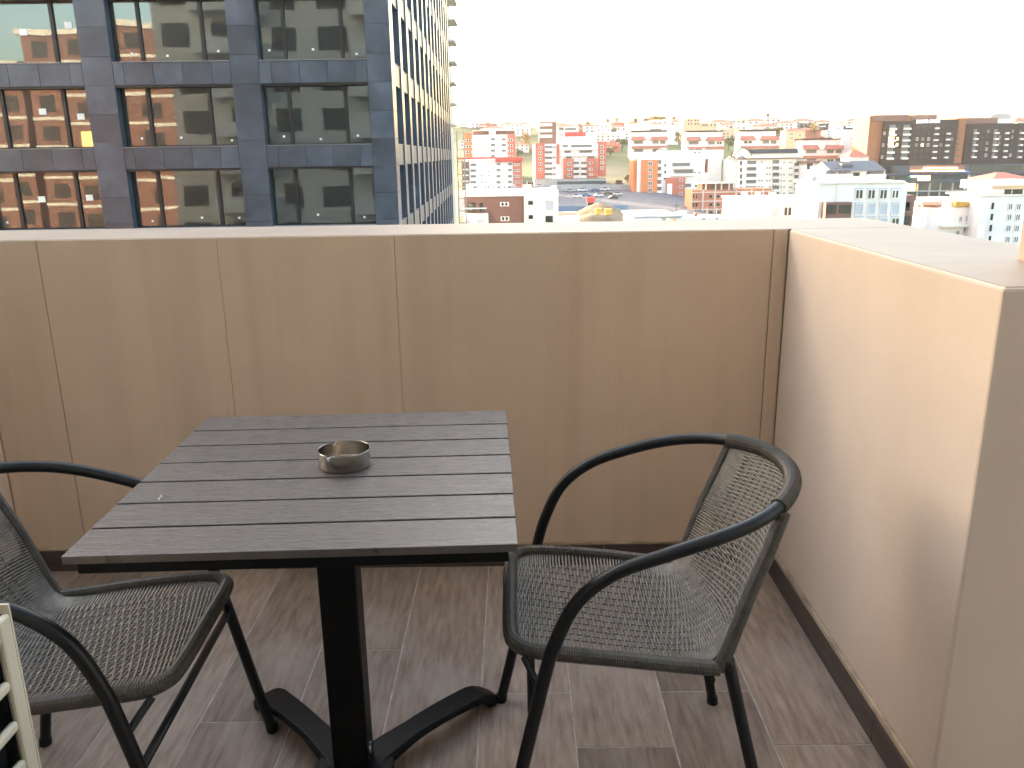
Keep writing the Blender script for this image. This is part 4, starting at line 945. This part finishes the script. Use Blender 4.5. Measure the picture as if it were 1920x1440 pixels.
for i, (px, pyb, Y, h, w, lm, lb) in enumerate([
    (986, 283, 470, 36, 26, LEAFB, 'yellow autumn tree left of the dark brown block'), (972, 305, 440, 26, 22, LEAFA, 'dark green tree behind the crimson roofed block'),
    (1150, 262, 520, 22, 18, LEAFA, 'green tree at the top of the grassy slope'), (1166, 282, 500, 24, 30, LEAFA, 'broad olive tree halfway up the grassy slope'), (1145, 292, 480, 18, 26, LEAFC, 'brownish bushy tree low on the grassy slope'),
    (1104, 240, 640, 13, 14, LEAFC, 'small brown tree on the ridge behind the stepped block'), (1140, 234, 700, 13, 9, LEAFC, 'lone brown tree on the skyline, left of a pair'), (1156, 234, 700, 16, 12, LEAFC, 'taller brown tree on the skyline, right of a pair'), (1192, 233, 700, 12, 11, LEAFC, 'small brown tree on the skyline above the first terraced house'),
    (1212, 230, 760, 10, 14, LEAFC, 'low tree left of the skyline grove'), (1232, 227, 760, 9, 40, LEAFC, 'wide skyline grove above the long white building'), (1264, 226, 760, 7, 10, LEAFC, 'tiny round tree on the skyline right of the grove'),
    (1365, 285, 540, 30, 30, LEAFA, 'bright green tree between two terraced houses'), (1352, 290, 560, 30, 22, LEAFA, 'dark green tree right of the second terraced house'), (1380, 250, 620, 14, 34, LEAFA, 'low green trees along the ridge at centre right'),
    (1526, 262, 540, 30, 26, LEAFB, 'golden tree in front of the coral house'), (1496, 268, 530, 24, 22, LEAFA, 'dark tree right of the third terraced house'), (1272, 272, 545, 24, 20, LEAFA, 'dark tree between the first and second terraced houses'),
    (1440, 221, 850, 8, 8, LEAFC, 'tiny tree on the far skyline at centre right'), (1448, 262, 640, 22, 46, LEAFA, 'wide green grove on the ridge left of the golden tree'), (1590, 262, 640, 22, 30, LEAFA, 'green grove left of the sign topped block'), (1712, 432, 200, 18, 22, LEAFA, 'olive bush below the narrow red brown building'), (1330, 300, 440, 20, 14, LEAFA, 'thin tree between white blocks at centre right'),
    (1160, 352, 390, 14, 12, LEAFC, 'bare brown tree right of the retaining wall'), (1020, 350, 392, 12, 16, LEAFA, 'dark bush left below the stepped block'), (1128, 356, 385, 12, 10, LEAFC, 'small brown tree in front of the retaining wall'), (1176, 344, 400, 16, 14, LEAFC, 'bare brown tree beside the asphalt ramp'), (1372, 318, 430, 34, 12, LEAFC, 'thin brown tree beside the scaffolded white block')]):
    tree(px, pyb, Y, h, w, lm, lb, i + 3)
# --- yard with vehicles and a heap of earth
def yard():
    c = onY(1118, 408, 300); m = MB(); n = 26; R = 26
    for i in range(n + 1):
        for j in range(n + 1):
            u, v = i / n * 2 - 1, j / n * 2 - 1; rr = min(1, math.hypot(u, v)); h = (4.6 + 1.3 * math.sin(5 * u + 1) + .9 * math.sin(7 * v + 3 * u)) * (1 - rr * rr) ** .9 + .6 * math.sin(11 * u + 6 * v) * (1 - rr) + random.uniform(-.35, .35) * (1 - rr)
            x, y = c.x + u * R * .85, 296 + v * R * .7; m.v.append((x, y, terr(x, y) + h - .2))
    for i in range(n):
        for j in range(n): q = i * (n + 1) + j; m.f.append((q, q + n + 1, q + n + 2, q + 1)); m.m.append(0)
    tag(m.build('earth_mound', EARTH, smooth=True), 'heap of bare brown earth in the yard at centre left', 'mound')
yard()
fz = onY(1110, 384, 322)
fe = empty('site_fence', (fz.x, 322, terr(fz.x, 322)), label='blue sheet fence along the yard behind the earth heap', cat='fence')
for k in range(14): MB().box(-.98, .98, -.04, .04, 0, 3.0).build('sheet', C['blue'], fe, loc=((k - 6.7) * 2, random.uniform(-.05, .05), random.uniform(-.2, .1)))
def hit_y2(px, py, Y):
    d = ray(px, py); d = d / d.y
    for yy in range(290, 450, 2):
        q = EYE + d * yy
        if q.z < terr(q.x, yy): return yy
    return Y
def car(px, py, Y, mt, label, yaw=0):
    Y = hit_y2(px, py, Y); p = onY(px, py, Y); z = terr(p.x, Y) + .15; o = empty('parked_car', (p.x, Y, z), yaw, label, 'car', 'cars parked in the yard')
    MB().prism([(-2.1, .35), (2.1, .35), (2.15, .8), (1.2, .95), (-2.0, .95), (-2.15, .7)], -.85, .85).build('body', mt, o, bevel=.08)
    MB().prism([(-1.5, .95), (1.15, .95), (.5, 1.45), (-1.1, 1.48)], -.75, .75).build('cabin', PANEW, o, bevel=.06)
    for x in (-1.3, 1.3):
        for y in (-.85, .7): MB().tube([(x, y, .33), (x, y + .18, .33)], .33, 12).build('wheel', RUBBER, o)
CARP = [mat('car_white', (.75, .75, .75), .3), mat('car_silver', (.4, .42, .45), .3, metal=.6), mat('car_blue', (.08, .14, .3), .3), mat('car_black', (.02, .02, .025), .3)]
for i, (px, py, Y, k, lb) in enumerate([(1083, 372, 345, 0, 'white car parked behind the blue fence, leftmost'), (1100, 369, 350, 2, 'blue car parked behind the blue fence, near the red skip'), (1122, 370, 352, 0, 'white car behind the blue fence in the middle of the row'), (1140, 366, 356, 3, 'black car behind the blue fence, second from the right'), (1158, 367, 360, 1, 'silver car behind the blue fence at the right end'), (1162, 346, 395, 0, 'white car on the asphalt ramp right of the stepped block'), (996, 346, 396, 3, 'black car on the asphalt right of the crimson roofed block'), (1070, 361, 370, 1, 'silver car at the back of the yard, left one'), (1092, 360, 372, 0, 'white car at the back of the yard, second from left'), (1115, 359, 374, 2, 'blue car at the back of the yard, third from left'), (1135, 358, 376, 0, 'white car at the back of the yard, right one'), (1150, 374, 335, 3, 'black car in front of the parked row, right of the red skip'), (1012, 352, 385, 0, 'white car on the asphalt below the stepped block')]):
    car(px, py, Y, CARP[k], lb, random.uniform(-.5, .5))
def skip(px, py, Y, mt, label, w=2.2):
    p = onY(px, py, Y); o = empty('waste_skip', (p.x, Y, p.z), 0, label, 'skip'); z0 = 0
    MB().prism([(-w * .8, z0), (w * .8, z0), (w, z0 + 1.9), (-w, z0 + 1.9)], -1, 1).build('tub', mt, o); MB().box(-w - .1, w + .1, -1.1, 1.1, z0 + 1.9, z0 + 2.05).build('rim', mt, o); MB().box(-w * .7, w * .7, -.9, .9, min(-.1, terr(p.x, Y) - p.z), z0 - .002).build('base', C['dark'], o)
skip(1107, 380, 318, C['crimson'], 'red skip in front of the blue fence', 1.6); YEL = mat('yellow_paint', (.6, .35, .03), .5)
skip(1122, 402, 288, YEL, 'yellow skip on the earth heap, left one', 1.0); skip(1140, 403, 288, YEL, 'yellow skip on the earth heap, right one', 1.1)

# ================================================================== THE AIR
HZ = bpy.data.materials.new('haze_air'); HZ.use_nodes = True; HZ.node_tree.nodes.clear()
hv = HZ.node_tree.nodes.new('ShaderNodeVolumePrincipled'); ho = HZ.node_tree.nodes.new('ShaderNodeOutputMaterial'); HZ.node_tree.links.new(hv.outputs[0], ho.inputs['Volume'])
hv.inputs['Color'].default_value = (.95, .93, .92, 1); hv.inputs['Density'].default_value = HAZE; hv.inputs['Anisotropy'].default_value = .3
MB().box(-2600, 2600, -450, 4100, -32, 95).build('haze', HZ, kind='stuff')
